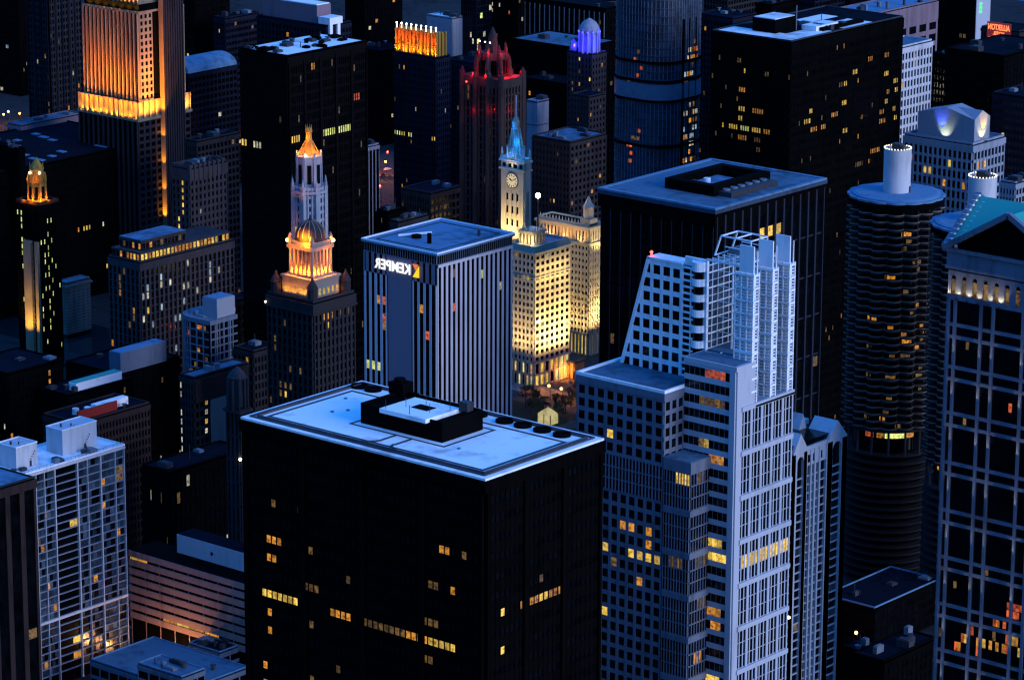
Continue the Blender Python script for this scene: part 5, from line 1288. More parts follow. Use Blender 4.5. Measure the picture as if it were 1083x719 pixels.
for k in range(8): a = rad(45*k); MB().bar((cx_+3.62*math.cos(a), cy_+3.62*math.sin(a), CZ+2), (cx_+3.55*math.cos(a), cy_+3.55*math.sin(a), CZ+7.5), .55).build('louvre', 'black', Cb.o)
for a in (-120, -75, -30, 15): lamp('POINT', (cx_+6.2*math.cos(rad(a)), cy_+6.2*math.sin(rad(a)), CZ+1.6), 1800, (1, .27, .004), Cb.o, size=.3)
for a in (-110, -50): lamp('POINT', (cx_+5.2*math.cos(rad(a)), cy_+5.2*math.sin(rad(a)), CZ+11), 400, (1, .27, .004), Cb.o, size=.3)
for a in (-100, -20): MB().ball(cx_+3.4*math.cos(rad(a)), cy_+3.4*math.sin(rad(a)), CZ+13.6, .5).build('turret_lamp', 'bulb', Cb.o)
S1 = Bld('small pale stone office block right of the gold topped tower', (70, 300), 60, 95, 62, D=1560)
S1.grid('palestone', 3, 5, 14, .8, 1.2, 2, S1.z-4, .15); S1.roof('roofpale', .5, .4, 'palestone'); MB().box(-S1.wa-.9, .9, -.9, S1.wb+.9, S1.z-2, S1.z-1.2).build('cornice', 'palestone', S1.o)

# --- stone block with lit arcade and its own tower
Ln = Bld('grey stone office block with a yellow lit top arcade', (147.8, 278), 115, 246.7, 84, name='stone_office_block', D=1450)
pR = [(154,312,1,'lw'),(155,325,1,'ly')]
Ln.grid('greyconc', 7, 21, 17, 1.15, .6, 2, Ln.z-3.5, .5, p=0, pxR=pR, core='black', back=False, finish=False, sd=.15)
rr = random.Random(4)
for q, w_ in enumerate(Ln.wins):
    if rr.random() < .10: Ln.wins[q] = w_[:5]+(rr.choice(['lb', 'lb', 'lw']) if w_[0] == 'R' else rr.choice(['lo', 'ld']), w_[6])
Ln.windows(100); Ln.roof('roofdark', .6, .4, 'greyconc')
ar = Ln.sub(-1.2, 1.4, Ln.wa-2.5, Ln.wb-3, Ln.z+4); MB().box(-ar.wa+.2, -.2, .2, ar.wb-.2, Ln.z, Ln.z+3.8).build('arcade_core', 'black', Ln.o, ar.off); mb = MB()
ar.facade(mb, 'L', 8, 1, Ln.z+.3, Ln.z+3.2, .5, .3, .4, p=.55, keys=('lo', 'ly')); ar.facade(mb, 'R', 24, 1, Ln.z+.3, Ln.z+3.2, .5, .3, .4, p=.9, keys=('ly', 'ly', 'lo'))
mb.box(-ar.wa-.6, .6, -.6, ar.wb, Ln.z+3.2, Ln.z+4); mb.build('arcade_wall', 'greyconc', Ln.o, ar.off); ar.windows(40)
a2 = Ln.sub(-3.5, 4.5, Ln.wa-6, 26, Ln.z+8.5); MB().box(-a2.wa, 0, 0, 26, Ln.z+4, Ln.z+7.8).build('setback_core', 'black', Ln.o, a2.off); mb = MB()
a2.facade(mb, 'L', 7, 1, Ln.z+4.3, Ln.z+7, .5, .3, .35, p=.5, keys=('lo', 'ld')); a2.facade(mb, 'R', 12, 1, Ln.z+4.3, Ln.z+7, .5, .3, .35, p=.45, keys=('lo', 'ld'))
mb.box(-a2.wa-.4, .4, -.4, 26.4, Ln.z+7, Ln.z+8.3); mb.build('setback_wall', 'greyconc', Ln.o, a2.off); a2.windows(25); MB().box(-a2.wa-.2, .2, -.2, 26.2, Ln.z+8.3, Ln.z+8.5).build('roof', 'roofpale', Ln.o, a2.off)
Lt = Bld('blue grey stepped tower rising behind the block with lit arcade', (200, 179), 182, 239, 112, name='stepped_stone_tower', D=1500)
Lt.grid('greyconc', 4, 9, 17, 1.3, 1.3, 30, Lt.z-5, .5, p=.02, keys=('lw', 'lb'), pxL=[(192,186+8*k,1,'ly') for k in range(9)], core='glass', back=False); Lt.roof('roofdark', 1.3, .6, 'greyconc')
m_ = MB()
for k in range(8): m_.box(-.4, .9, k*Lt.wb/8-.4, k*Lt.wb/8+.5, Lt.z-6, Lt.z+1.8)
m_.build('buttress', 'greyconc', Lt.o); Lt.clutter(6, 3, 3)
# --- curved corner block with rooftop box
Cv = Bld('grid fronted office block with rounded corner and blue rooftop box', (222, 340), 184, 250, 70, D=1330)
Cv.z = round(Cv.z); rr = random.Random(8)
pts = []; r_ = 9
for k in range(11): a = rad(180+90*k/10); pts.append((-Cv.wa+r_+r_*math.cos(a), r_+r_*math.sin(a)))
pts += [(0, 0), (0, Cv.wb), (-Cv.wa, Cv.wb)]
MB().prism(pts, 0, Cv.z-.5).build('wall_core', 'glass', Cv.o)
mb = MB(); 
def off(pts, d): 
    c = Vector((-Cv.wa/2, Cv.wb/2)); return [((p[0]-c.x)*(1+d/10)+c.x, (p[1]-c.y)*(1+d/10)+c.y) for p in pts]
for j in range(22): mb.prism(off(pts, .35), Cv.z-1.2-j*3.1, Cv.z-.6-j*3.1)
mb.prism(off(pts, .36), Cv.z-1.2, Cv.z+.5)
seg = pts[:12]+[(0, 0), (0, Cv.wb)]
for p, q in zip(seg[:-1], seg[1:]):
    L_ = math.hypot(q[0]-p[0], q[1]-p[1]); ns = max(1, int(L_/3))
    for s_ in range(ns):
        X, Y = p[0]+(q[0]-p[0])*s_/ns, p[1]+(q[1]-p[1])*s_/ns; mb.box(X-.25, X+.25, Y-.4, Y+.3, 0, Cv.z-.7)
for k in range(6): mb.box(-.1, .45, k*Cv.wb/6-.2, k*Cv.wb/6+.25, 0, Cv.z-.7)
mb.build('wall', 'granite', Cv.o)
for k in range(16):
    x_ = -rr.uniform(1, Cv.wa-8); z_ = Cv.z-3.6-3.1*rr.randrange(12); MB().box(x_-.8, x_+.8, -.12, .05, z_, z_+1.7).build('window', rr.choice(['ld', 'lr', 'lo']), Cv.o)
MB().box(-9, -1, 5, 15, Cv.z+.5, Cv.z+8).build('rooftop_box', 'gabledwall', Cv.o); MB().box(-8.6, -1.4, 5.4, 14.6, Cv.z+8, Cv.z+8.3).build('rooftop_box_roof', 'roofpale', Cv.o); Cv.clutter(6, 5, 2)

def dark(label, F, L, R, D, wall='black', roof='roofdark', nL=8, nR=10, dzf=3.4, p=.02, keys=('ld',), wa=None, pw=.7, sh=1.3, par=.6, clut=4, seed=1, name='office_tower', cat='building', d=.35, pxL=(), pxR=(), cap=60, z=None, core='glass'):
    b = Bld(label, F, L, R, z or 60, name=name, cat=cat, D=None if z else D, wa=wa)
    b.z = round(b.z, 1); nz = max(2, int((b.z-3)/dzf))
    nL, nR = max(2, round(nL*1.35)), max(2, round(nR*1.35)); b.grid(wall, nL, nR, nz, pw, sh, 1, b.z-2, d, p=p*.7, keys=keys, pxL=pxL, pxR=pxR, cap=cap, core=core, back=False); b.roof(roof, par, .5, wall); b.clutter(clut, seed); return b
# low and middle-height blocks of the left side
Fl = dark('huge flat roofed black block behind the gold topped tower', (-30, 190), -60, 171, 1590, nL=8, nR=50, clut=0, seed=2, p=.004, keys=('ly', 'lo'), wa=70, pxR=[(88,243,3,'ly'),(108,238,1,'lw'),(84,246,1,'lo'),(141,215,1,'ld')])
rr = random.Random(14)
for k in range(18):
    x_ = -rr.uniform(3, 62); y_ = rr.uniform(30, Fl.wb-5); a = rr.uniform(1.5, 5); MB().box(x_-a, x_+a, y_-1.6, y_+1.6, Fl.z+.06, Fl.z+.4).build('skylight', 'roofpale', Fl.o)
E1 = dark('black block with a corrugated blue grey penthouse wall', (123, 396), 70, 190, 1330, nL=10, nR=14, p=.05, keys=('lb', 'ld', 'lw'), seed=4)
MB().box(-6, 0.4, 2, E1.wb*.78, E1.z, E1.z+8).build('penthouse', 'granite', E1.o); MB().box(-5.6, 0, 2.4, E1.wb*.78-.4, E1.z+8, E1.z+8.3).build('penthouse_roof', 'roofpale', E1.o)
E2 = dark('dark brick block with red parapet wall and pale roof tanks', (83, 448), 46, 158, 1230, wall='brownbrick', nL=8, nR=16, p=.006, seed=6, roof='roofdark')
MB().box(-3, -2.4, 2, E2.wb-14, E2.z, E2.z+3.6).build('red_wall', 'redwall', E2.o); MB().box(-8, -5, E2.wb-22, E2.wb-6, E2.z+.05, E2.z+3).build('unit_painted_lit', 'roofwhite', E2.o)  # the white of the roof unit stands in for light on it
for k in range(3): MB().cyl(-10+k*2, 8+k*4, 1.3, E2.z, E2.z+2.2, 12).build('roof_tank', 'roofwhite', E2.o)
E3 = dark('black block with a bright pale green roof plant room', (72, 419), 40, 140, 1285, nL=6, nR=14, seed=8, p=.02)
MB().box(-6, -2, 6, 30, E3.z+.05, E3.z+3.2).build('plant_room', 'roofwhite', E3.o); MB().box(-5.8, -2.2, 6.4, 29.6, E3.z+3.2, E3.z+3.5).build('plant_room_roof', 'green', E3.o)
E4 = dark('tall dark tower block with dotted window columns left of the church tower', (205, 400), 190, 262, 1270, wall='darkstone', nL=4, nR=9, p=.0, seed=3, pxL=[(192+0*k,388+11*k,1,'lw') for k in range(9)], roof='roofmid')
MB().box(.36, .9, E4.wb*.28, E4.wb*.98, 0, E4.z-10).build('blank_side_wall', 'pinkbrick', E4.o); MB().box(.36, .8, 0, E4.wb*.98, E4.z-9.8, E4.z-1).build('upper_band', 'brownbrick', E4.o)
for q in range(6):
    u_, z_ = E4.face_px('R', 217.5, 405+10*q); MB().box(.36, .5, max(.4, u_-.6), u_+.6, z_-.9, z_+.9).build('window', 'ly' if q % 2 == 0 else 'lw', E4.o)
E6 = dark('low black block with a few warm windows behind the striped garage', (180, 500), 150, 262, 1195, nL=8, nR=12, p=.06, keys=('lo', 'lw', 'ld'), seed=7, dzf=5)
E7 = dark('black tower at the far left edge with dim windows', (8, 396), -40, 66, 1290, nL=12, nR=10, p=.04, keys=('ld', 'lo', 'lw'), seed=9, clut=5)
E8 = dark('narrow dark tower with sodium lit side left of the domed tower', (268, 372), 247, 292, 1310, wall='darkstone', nL=4, nR=5, p=.05, keys=('lo', 'ld'), seed=10, pxL=[(262,382,1,'lo'),(258,330,1,'lo')])
E9 = dark('dark brown block with two warm rooms left of the domed tower', (250, 318), 236, 284, 1400, wall='brownbrick', nL=4, nR=6, p=.05, keys=('lo',), seed=11)
# --- striped parking block
Gr = Bld('low striped parking block with orange lit lower decks', (262, 617), 138, 290, 30, name='parking_block', cat='parking building', D=1105)
Gr.z = round(Gr.z, 1); Gr.core('black'); mb = MB(); n = 7; dz = 3.15
for j in range(n+1):
    z_ = Gr.z-.3-j*dz; 
    if z_ < 1: break
    mb.box(-Gr.wa-.5, .5, -.5, Gr.wb+.5, z_-2.1, z_)
for k in range(9): Gr.fbox(mb, 'L', k*Gr.wa/8-.2, k*Gr.wa/8+.2, -.3, .1, 0, Gr.z-.6)
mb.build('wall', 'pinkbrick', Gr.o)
Gr.box('roof', 'roofdark', -Gr.wa-.2, .2, -.2, Gr.wb, Gr.z-.29, Gr.z-.1)
MB().box(-Gr.wa*.74, -1, 8, 16, Gr.z-.1, Gr.z+6.5).build('roof_shed', 'lilac', Gr.o); MB().box(-Gr.wa*.74+.3, -1.3, 8.3, 15.7, Gr.z+6.5, Gr.z+6.8).build('shed_roof', 'roofdark', Gr.o)
MB().box(-Gr.wa*.45, -Gr.wa*.45+1, 7.9, 8.0, Gr.z+2.5, Gr.z+3.6).build('shed_vent', 'black', Gr.o)
for k, (a, b, lev, mt_) in enumerate(((138.5, 146, 1, 'ly'), (147, 156, 1, 'lo'), (172, 185, 7, 'lo'), (186, 199, 7, 'ly'), (200, 214, 7, 'lo'), (216, 230, 7, 'lo'))):
    ua = Gr.face_px('L', a, 600)[0]; ub = Gr.face_px('L', b, 600)[0]; z_ = Gr.z-.3-lev*dz
    if z_+.2 > 0: MB().box(-ua, -ub, -.25, -.1, z_+.15, z_+dz-2.2).build('lit_deck', mt_, Gr.o)
for px_, e in ((185, 9000), (205, 12000), (225, 12000), (246, 9000)):
    ua = Gr.face_px('L', px_, 610)[0]; lamp('POINT', (-ua, -9, 2.2 if px_ > 170 else Gr.z-12), e, (1, .42, .12), Gr.o, size=.4)
# --- low blue roofs at the bottom
def low(label, F, L, R, z, roof, wall='granite', seed=1, wa=None, wb=None, h=None):
    b = Bld(label, F, L, R, z, name='low_building', cat='low building', wa=wa, wb=wb)
    b.core(wall); mb = MB(); n = max(3, int(b.wa/4)); b.facade(mb, 'L', n, max(1, int(z/4)), .5, z-1.5, .5, 1.2, .25); b.facade(mb, 'R', max(3, int(b.wb/4)), max(1, int(z/4)), .5, z-1.5, .5, 1.2, .25)
    mb.box(-b.wa-.3, .3, -.3, b.wb+.3, z-1.5, z-.42); mb.build('wall', wall, b.o); b.windows(30); b.roof(roof, .5, .35, 'roofpale'); b.clutter(6, seed, 1.6); return b
low('low building with wide blue flat roof at the bottom left', (196, 730), 96, 262, 14, 'roofmid', seed=3)
low('small pavilion with pale framed square roof at the bottom left', (192, 716), 146, 216, 24, 'roofmid', seed=5)
low('dark low annex in front of the striped parking block', (170, 640), 120, 196, 12, 'roofdark', seed=6)
low('low block with rounded white tank near the black courthouse', (232, 690), 200, 275, 12, 'roofdark', seed=8)
# --- dark foreground blocks lower right
low('low blue flat roof below the twin round towers', (925, 643), 872, 994, 16, 'roofdark', 'black', seed=9)
dark('dark squat tower in front of the twin round towers', (935, 700), 902, 990, 1010, nL=6, nR=8, p=.01, keys=('lo', 'ld'), seed=12, clut=6)
dark('black block with a lit entrance beside the gabled tower', (912, 690), 888, 932, 1040, nL=4, nR=4, p=.02, keys=('lo',), seed=13)
# --- black tower with a bay grid behind the octagonal tower
Bk = Bld('black steel tower with white speckled roof behind the octagonal tower', (304, 59.6), 254, 386.7, 170)
Bk.core('glass'); mb = MB()
Bk.facade(mb, 'L', 16, 40, 10, 166, .35, 1.3, .4, px=[(255,145,3,'ly'),(270,148,3,'lw'),(297,123,1,'ld')], p=.0)
Bk.facade(mb, 'R', 35, 40, 10, 166, .3, 1.2, .4, px=[(340,145,9,'lg'),(358,141,6,'lg'),(305,152,6,'ly'),(372,108,4,'lr'),(330,75,2,'lo')], p=.03, keys=('ld', 'ld'))
for q in range(6): Bk.fbox(mb, 'R', max(0, q*Bk.wb/5-.5), min(Bk.wb, q*Bk.wb/5+.5), 0, .9, 10, 167.5)
mb.box(-Bk.wa-.5, .5, -.5, Bk.wb+.5, 166, 169.55); mb.build('wall', surf('dark_bronze_steel', (.0035, .003, .0035), .85, .3, spec=.02), Bk.o); Bk.windows(100); Bk.roof('roofwhite', .4, .4, 'black'); Bk.clutter(26, 12, 1.3, mats=('darkmetal', 'black'))

# --- far row, left to right
dark('far dark tower at the top left corner', (18, -30), -40, 30, 2150, nL=12, nR=6, p=.05, keys=('ld', 'lw', 'lb'), seed=21)
F2 = dark('far blue ribbed tower left of the golden floodlit one', (50, -20), 28, 84, 1750, wall='darkstone', nL=6, nR=9, p=.06, keys=('lo', 'ld', 'lw'), seed=22, d=.5)
MT['navy'] = surf('dark_blue_grey_panels', (.008, .010, .02), .8, .3, spec=.05)
m_ = MB(); F2.facade(m_, 'R', 5, 1, 0, F2.z, 1.0, 0, .9, panes=False); F2.facade(m_, 'L', 3, 1, 0, F2.z, 1.0, 0, .9, panes=False); m_.build('fins', 'navy', F2.o)
dark('low pale hall beneath the ribbed blue tower', (22, 133), 8, 86, 1700, wall='mauve', nL=4, nR=8, p=0, seed=23, roof='roofmid', pw=2.5, sh=2.5)
dark('dark low block with a lit corner room at the left edge', (20, 158), -20, 26, 1600, nL=6, nR=4, p=.02, keys=('ly',), seed=24, pxL=[(7,151,3,'ly'),(9,153,3,'lo')])
V = dark('dark office building with curved metal roof right of the golden tower', (200, 78), 170, 250, 1760, wall='navy', nL=6, nR=9, p=.03, keys=('lw', 'lb'), seed=25, par=0, clut=0, pxR=[(205,66,9,'lg')])
m_ = MB(); N_ = 10
for k in range(N_):
    a, b = math.pi*k/N_, math.pi*(k+1)/N_; w2 = V.wa/2+.5
    b0 = len(m_.v); m_.v += [(-V.wa/2+w2*math.cos(a), -1, V.z+6*math.sin(a)), (-V.wa/2+w2*math.cos(b), -1, V.z+6*math.sin(b)), (-V.wa/2+w2*math.cos(b), V.wb, V.z+6*math.sin(b)), (-V.wa/2+w2*math.cos(a), V.wb, V.z+6*math.sin(a))]
    m_.f.append((b0, b0+3, b0+2, b0+1)); m_.m.append(0)
b0 = len(m_.v); m_.v += [(-V.wa/2+w2*math.cos(math.pi*k/N_), -1, V.z+6*math.sin(math.pi*k/N_)) for k in range(N_+1)]; m_.f.append(tuple(range(b0, b0+N_+1))); m_.m.append(0)
m_.build('curved_roof', 'roofpale', V.o)
dark('dark office block with a lit lobby strip under the curved roof building', (208, 150), 196, 252, 1600, wall='darkstone', nL=4, nR=8, p=.01, seed=26, pxR=[(221,146,3,'ly'),(236,141,4,'ly'),(228,144,2,'lo')])
dark('tall banded dark tower behind the curved roof building', (205, -20), 190, 242, 1900, wall='black', nL=4, nR=8, p=.03, keys=('lw',), seed=27)
dark('far blue banded tower left of the pink topped block', (238, 20), 226, 274, 1880, wall='navy', nL=5, nR=9, p=.07, keys=('lw', 'ly', 'ld'), seed=28, pw=.3, sh=1.6)
P = dark('pink topped block with white corner frame behind the black tower', (345, 28), 272, 371, 1700, wall='navy', nL=14, nR=6, p=.02, keys=('lo',), seed=29, pxL=[(326,26,6,'lo'),(335,29,5,'lo')])
MB().box(-P.wa+2, -8, 2, 12, P.z, P.z+9).build('penthouse', 'mauve', P.o); MB().box(-P.wa+2.5, -8.5, 2.5, 11.5, P.z+9, P.z+9.4).build('penthouse_roof', 'roofwhite', P.o)
m_ = MB()
for a in (0, 5.5): m_.box(.4, 1.6, 1+a, 3+a, P.z-25, P.z+1)
m_.box(-6, 1.7, .8, 10, P.z+.6, P.z+4); m_.build('corner_frame', 'white', P.o)
dark('dark tower filling the gap behind the pink topped block', (385, -25), 365, 425, 2010, nL=6, nR=8, p=.02, keys=('lw', 'lo'), seed=30)
dark('low dark block with dark roof left of the fiery crown', (404, 55), 372, 436, 1985, nL=8, nR=8, p=.02, keys=('lw',), seed=31)
Fc = dark('dark blue tower with fiery gold lit crown', (461, 62), 416.5, 476, 1740, wall='navy', nL=13, nR=5, p=.025, keys=('lw', 'ld', 'lo'), seed=32, clut=0, pxL=[(417,137,3,'lg'),(425,140,2,'ly'),(433,142,2,'lg'),(457,146,2,'ly'),(463,147,2,'lo')])
z0 = Fc.z; m_ = MB(); cw = Fc.wa
m_.box(-cw+.6, -1.0, 2, 9, z0, z0+12)
for k in range(12):
    x_ = -cw+.6+k*(cw-1.6)/11; m_.box(x_-.5, x_+.5, .8, 2.2, z0, z0+12.6); m_.lathe([(.45, z0+12.6), (.1, z0+14.4)], 6, x_, 1.4)
for k in range(3): m_.box(-1.2, -.2, 2.5+k*2.6, 3.4+k*2.6, z0, z0+12.6)
m_.build('crown', 'goldtone', Fc.o)
for k in range(6): lamp('SPOT', (-cw+1.6+k*(cw-3)/5, -.9, z0+.6), 7000, (1, .30, .006), Fc.o, (-cw+1.6+k*(cw-3)/5, 2.4, z0+7), .3, 130, .8)
for k in range(6): lamp('SPOT', (-cw+1.6+k*(cw-3)/5, -1.2, z0+6.5), 2500, (1, .08, .003), Fc.o, (-cw+1.6+k*(cw-3)/5, 2.4, z0+11), .3, 120, .8)
for k in range(9): MB().bar((-cw+1+k*(cw-2)/8, 1.2, z0+12.6), (-cw+1+k*(cw-2)/8, 1.2, z0+14.8), .1).ball(-cw+1+k*(cw-2)/8, 1.2, z0+15.1, .42).build('crown_lamp', 'bulb', Fc.o)
Pt = dark('small pale roofed plant block right of the fiery crown', (478, 20), 452, 490, 1850, wall='gabledwall', nL=5, nR=3, p=0, seed=33, roof='roofwhite', pw=2.2, sh=2.4)
dark('dark block with lime lit roof edge left of the red crown', (502, 68), 470, 545, 1780, wall='navy', nL=9, nR=9, p=.05, keys=('lg', 'ld', 'lb'), seed=34)
dark('teal glass tower above the red crown', (504, -30), 488, 520, 1850, wall='navy', nL=5, nR=4, p=.05, keys=('lw', 'lg'), seed=35, core='glassmid', pw=.3, sh=.6)
dark('broad dark banded tower right of the teal glass tower', (548, -25), 512, 562, 1900, nL=10, nR=4, p=.06, keys=('lw', 'ld', 'lr'), seed=36)
Pn = dark('dark slab with thin pale vertical fins under the top edge', (640, 10), 556, 668, 1800, wall='black', nL=18, nR=6, p=.008, keys=('ld',), seed=37)
m_ = MB(); Pn.facade(m_, 'L', 16, 1, Pn.z-45, Pn.z-2, .3, 0, .8, panes=False); m_.build('fins', 'metal', Pn.o)
dark('dark podium block with pale fins behind the blue dome', (612, 52), 540, 652, 1740, nL=16, nR=8, p=.01, keys=('ld',), seed=38, roof='roofmid')
dark('low dark block with tiny orange lights behind the service tower', (600, 90), 552, 640, 1720, nL=10, nR=8, p=.03, keys=('lo', 'ld'), seed=39, roof='roofdark')
for k, (F_, L_, R_, lab, sd_) in enumerate((((590, -40), 556, 640, 'far grey blue tower above the violet dome', 41), ((770, -10), 745, 800, 'far dark blue tower right of the rounded glass skyscraper', 42),
        ((815, 6), 800, 850, 'far dark grid tower behind the black slab roof', 43), ((862, -14), 840, 905, 'far blue ribbed tower above the black slab roof', 44), ((920, -6), 900, 960, 'far tower above the pinkish block', 45),
        ((1000, -20), 958, 1025, 'far black tower above the white grid slab', 46))):
    dark(lab, F_, L_, R_, 1900+15*k, wall=['navy', 'darkstone', 'black'][k % 3], nL=6, nR=8, p=.05, keys=('lw', 'ld', 'lo'), seed=sd_, pw=.5)
dark('dark block with a row of lit amber rooms behind the rounded skyscraper', (775, 20), 738, 800, 1820, wall='navy', nL=8, nR=6, p=.08, keys=('lo', 'ld'), seed=47)
# --- right edge: sign tower
Rn = dark('dark tower block with pale blue side wall at the upper right', (1032, -8), 1000, 1047, 1880, nL=6, nR=3, p=.02, keys=('ld',), seed=51)
MB().box(.36, .7, .2, Rn.wb, Rn.z-60, Rn.z-2).build('pale_side_wall', 'lilac', Rn.o)
u_, z_ = Rn.face_px('R', 1035.8, 9); 
for q in range(3): MB().box(.72, 1.0, u_-1.2, u_+1.2, z_-2.6+q*2.1, z_-1.1+q*2.1).build('green_sign_letters', 'signgreen', Rn.o)
At = dark('dark brick hotel with red neon rooftop lettering at the upper right', (1078, 34), 1038, 1100, 1700, wall='darkstone', nL=10, nR=6, p=.04, keys=('lw', 'ld'), seed=52, pxL=[(1051,47.5,1,'lg'),(1057,48.5,1,'lw'),(1061,49,1,'lw'),(1071,48.5,1,'lw')])
ux, uz = At.face_px('L', 1057, 34)
MB().box(-ux-6.8, -ux+6.8, -.5, -.25, uz-6.5, uz+4.6).build('sign_board', 'signback', At.o)
letters('ALLERTON', 3.9, At.o, (-ux, -.7, uz+.9), 'signred', .07, sx=.64); letters('HOTEL', 2.4, At.o, (-ux, -.7, uz-1.6), 'signred', .04, sx=.85); letters('TIP-TOP-TAP', 3.1, At.o, (-ux, -.7, uz-4.9), 'signred', .06, sx=.64)
dark('black office tower behind the twin round towers at the right', (1062, 60), 1000, 1120, 1560, nL=14, nR=12, p=.012, keys=('lw', 'ld'), seed=53)
Rb = dark('dark blue banded slab at the right edge above the green roof', (1130, 110), 1050, 1160, 1470, wall='navy', nL=16, nR=3, p=.012, keys=('ly', 'ld'), seed=54, pw=.3, sh=1.8)
dark('small blue grey building with roof plant by the right edge', (1074, 194), 1058, 1090, 1350, wall='gabledwall', nL=4, nR=4, p=.03, keys=('lo',), seed=55)
dark('blue lit rooftops between the black slab and the pinkish block', (1010, 60), 985, 1040, 1600, nL=6, nR=6, p=.03, keys=('lw', 'ld'), seed=56)
# low blocks seen in the gap beside the black tower
Gb = dark('blue windowless slab in the street gap beside the black tower', (386, 156), 376, 400.5, 1560, wall='gabledwall', nL=2, nR=3, p=0, seed=61, pw=4, sh=4)
dark('low pale roofed block behind the sign building', (421, 235), 413, 452, 1320, wall='darkstone', nL=3, nR=6, p=0, seed=62, roof='roofpale')
dark('dark low rise with a lit shop row in the street gap', (455, 205), 425, 486, 1480, wall='darkstone', nL=8, nR=5, p=.1, keys=('lo', 'ld', 'lw'), seed=63)
dark('black low block in the street gap', (410, 225), 398, 430, 1440, wall='black', nL=4, nR=4, p=.03, seed=64)

# ================================================================== street level
def sdist(px, py): return at(px, py, 0)
# street sheets through the visible gaps
x, y = sdist(400, 190); sheet('street', 'pave', [(x-45, y-140), (x+45, y-140), (x+45, y+200), (x-45, y+200)], .006)
x, y = sdist(590, 415); sheet('plaza', 'pave', [(x-70, y-60), (x+40, y-60), (x+40, y+60), (x-70, y+60)], .01)
x, y = sdist(578, 430); sheet('lawn', 'grass', [(x-22, y-26), (x+22, y-26), (x+22, y-1), (x-22, y-1)], .02)
sheet('river', 'water', [(-2200, gy-78), (400, gy-78), (400, gy-38), (-2200, gy-38)], .014)
x, y = sdist(596, 398); g_ = thing('covered_entrance', 'glowing orange canopy at the foot of the cream block', 'canopy', x, y, 0)
MB().box(-6, 6, 0, 7, 0, 7).build('canopy_wall', surf('ochre_wall', (.4, .2, .1), .8, .2), g_); MB().box(-7, 7, -.8, 8, 7, 7.8).build('canopy_roof', 'pave', g_)
m_ = MB(); [m_.box(-5.5+k*2.2, -5.2+k*2.2, -.3, 0, 0, 7) for k in range(6)]; m_.build('canopy_post', 'darkmetal', g_)
lamp('POINT', (0, -3.5, 4), 7000, (1, .25, .04), g_, size=.4); lamp('POINT', (5, -3.5, 4), 4500, (1, .25, .04), g_, size=.4)
x, y = sdist(564, 418); g2 = thing('bridge_house', 'low terrace wall with dim orange light above the lawn', 'terrace', x, y, 0)
MB().box(-2, 40, 2, 3.2, 0, 3.2).box(-2, 40, 3.2, 3.8, 3.2, 3.6).build('terrace_wall', 'palestone', g2); MB().box(-12, -3, -6, 2, 0, 2.6).build('terrace_block', 'pinkbrick', g2)
for k in range(4): lamp('POINT', (4+k*9, -1.5, 3.8), 1100, (1, .33, .06), g2, size=.3)
x, y = sdist(579.5, 447); ki = thing('glass_pavilion', 'small glowing glass pavilion on the dark lawn', 'pavilion', x, y, 0)
m_ = MB(); m_.box(-3.4, 3.4, -2.6, 2.6, 0, 4.2); b = len(m_.v); m_.v += [(-3.4, -2.6, 4.2), (3.4, -2.6, 4.2), (3.4, 2.6, 4.2), (-3.4, 2.6, 4.2), (0, 0, 7)]; m_.f += [(b, b+1, b+4), (b+1, b+2, b+4), (b+2, b+3, b+4), (b+3, b, b+4)]; m_.m += [0]*4
m_.build('glass_wall', lit('pavilion_light', (.5, .4, .12), (.95, .8, .35), .6, .3), ki); m_ = MB()
for a, b in ((-3.5, -2.7), (3.5, -2.7), (3.5, 2.7), (0, -2.7)): m_.bar((a, b, 0), (a, b, 4.3), .14)
m_.build('pavilion_frame', 'darkmetal', ki)
# street lamps
def street_lamp(px, py, label, mat='bulbo', col=(1, .45, .12), e=900, h=9):
    x, y = sdist(px, py); d = ray(px, py); k = (h-CAMH)/d.z; x, y = d.x*k, d.y*k
    t = thing('street_lamp', label, 'street lamp', x, y, 0, 'street lamps in the gaps between buildings')
    MB().lathe([(.25, 0), (.14, .6), (.1, h-.5)], 8).bar((0, 0, h-.5), (0, -.8, h-.2), .07).build('lamp_post', 'darkmetal', t)
    MB().ball(0, -.9, h, .6, 10).build('lamp_globe', mat, t); lamp('POINT', (0, -.9, h+.95), e*1.3, col, t, size=.4)
SL = [(582, 407.5, 'sodium lamp at the foot of the cream block, left one', 'bulbo', 700), (595, 410.5, 'sodium lamp right of the terrace wall below the orange canopy', 'bulbo', 600),
      (409, 171, 'brightest orange lamp in the street gap by the black tower', 'bulbo', 16000), (411, 161, 'red tinted lamp above the brightest one in the street gap', 'bulbr', 6000),
      (403, 197, 'red tinted lamp low in the street gap beside the blue slab', 'bulbr', 6000), (424, 189, 'small white lamp between dark low blocks', 'bulb', 200),
      (388, 152.5, 'lamp on the far side street behind the black tower', 'bulbo', 900), (448, 182, 'orange lamp over the lit forecourt', 'bulbo', 3500), (459, 180, 'second orange lamp over the lit forecourt', 'bulbo', 3500),
      (10, 118, 'sodium lamp at the left of the far orange street', 'bulbo', 9000), (22, 120, 'sodium lamp in the middle of the far orange street', 'bulbo', 9000), (5, 121, 'sodium lamp nearest the left edge on the far orange street', 'bulbo', 9000),
      (245, 195, 'sodium lamp beside the stepped tower', 'bulbo', 2200), (380, 405, 'lamp in the gap right of the domed tower', 'bulbo', 9000), (377, 392, 'lamp farther up the gap right of the domed tower', 'bulbr', 1500),
      (909, 585, 'small orange lamp at the foot of the round tower', 'bulbo', 700), (923, 583, 'white orange lamp at the foot of the round tower', 'bulbo', 700), (907, 668, 'orange lamp cluster low on the right', 'bulbo', 500)]
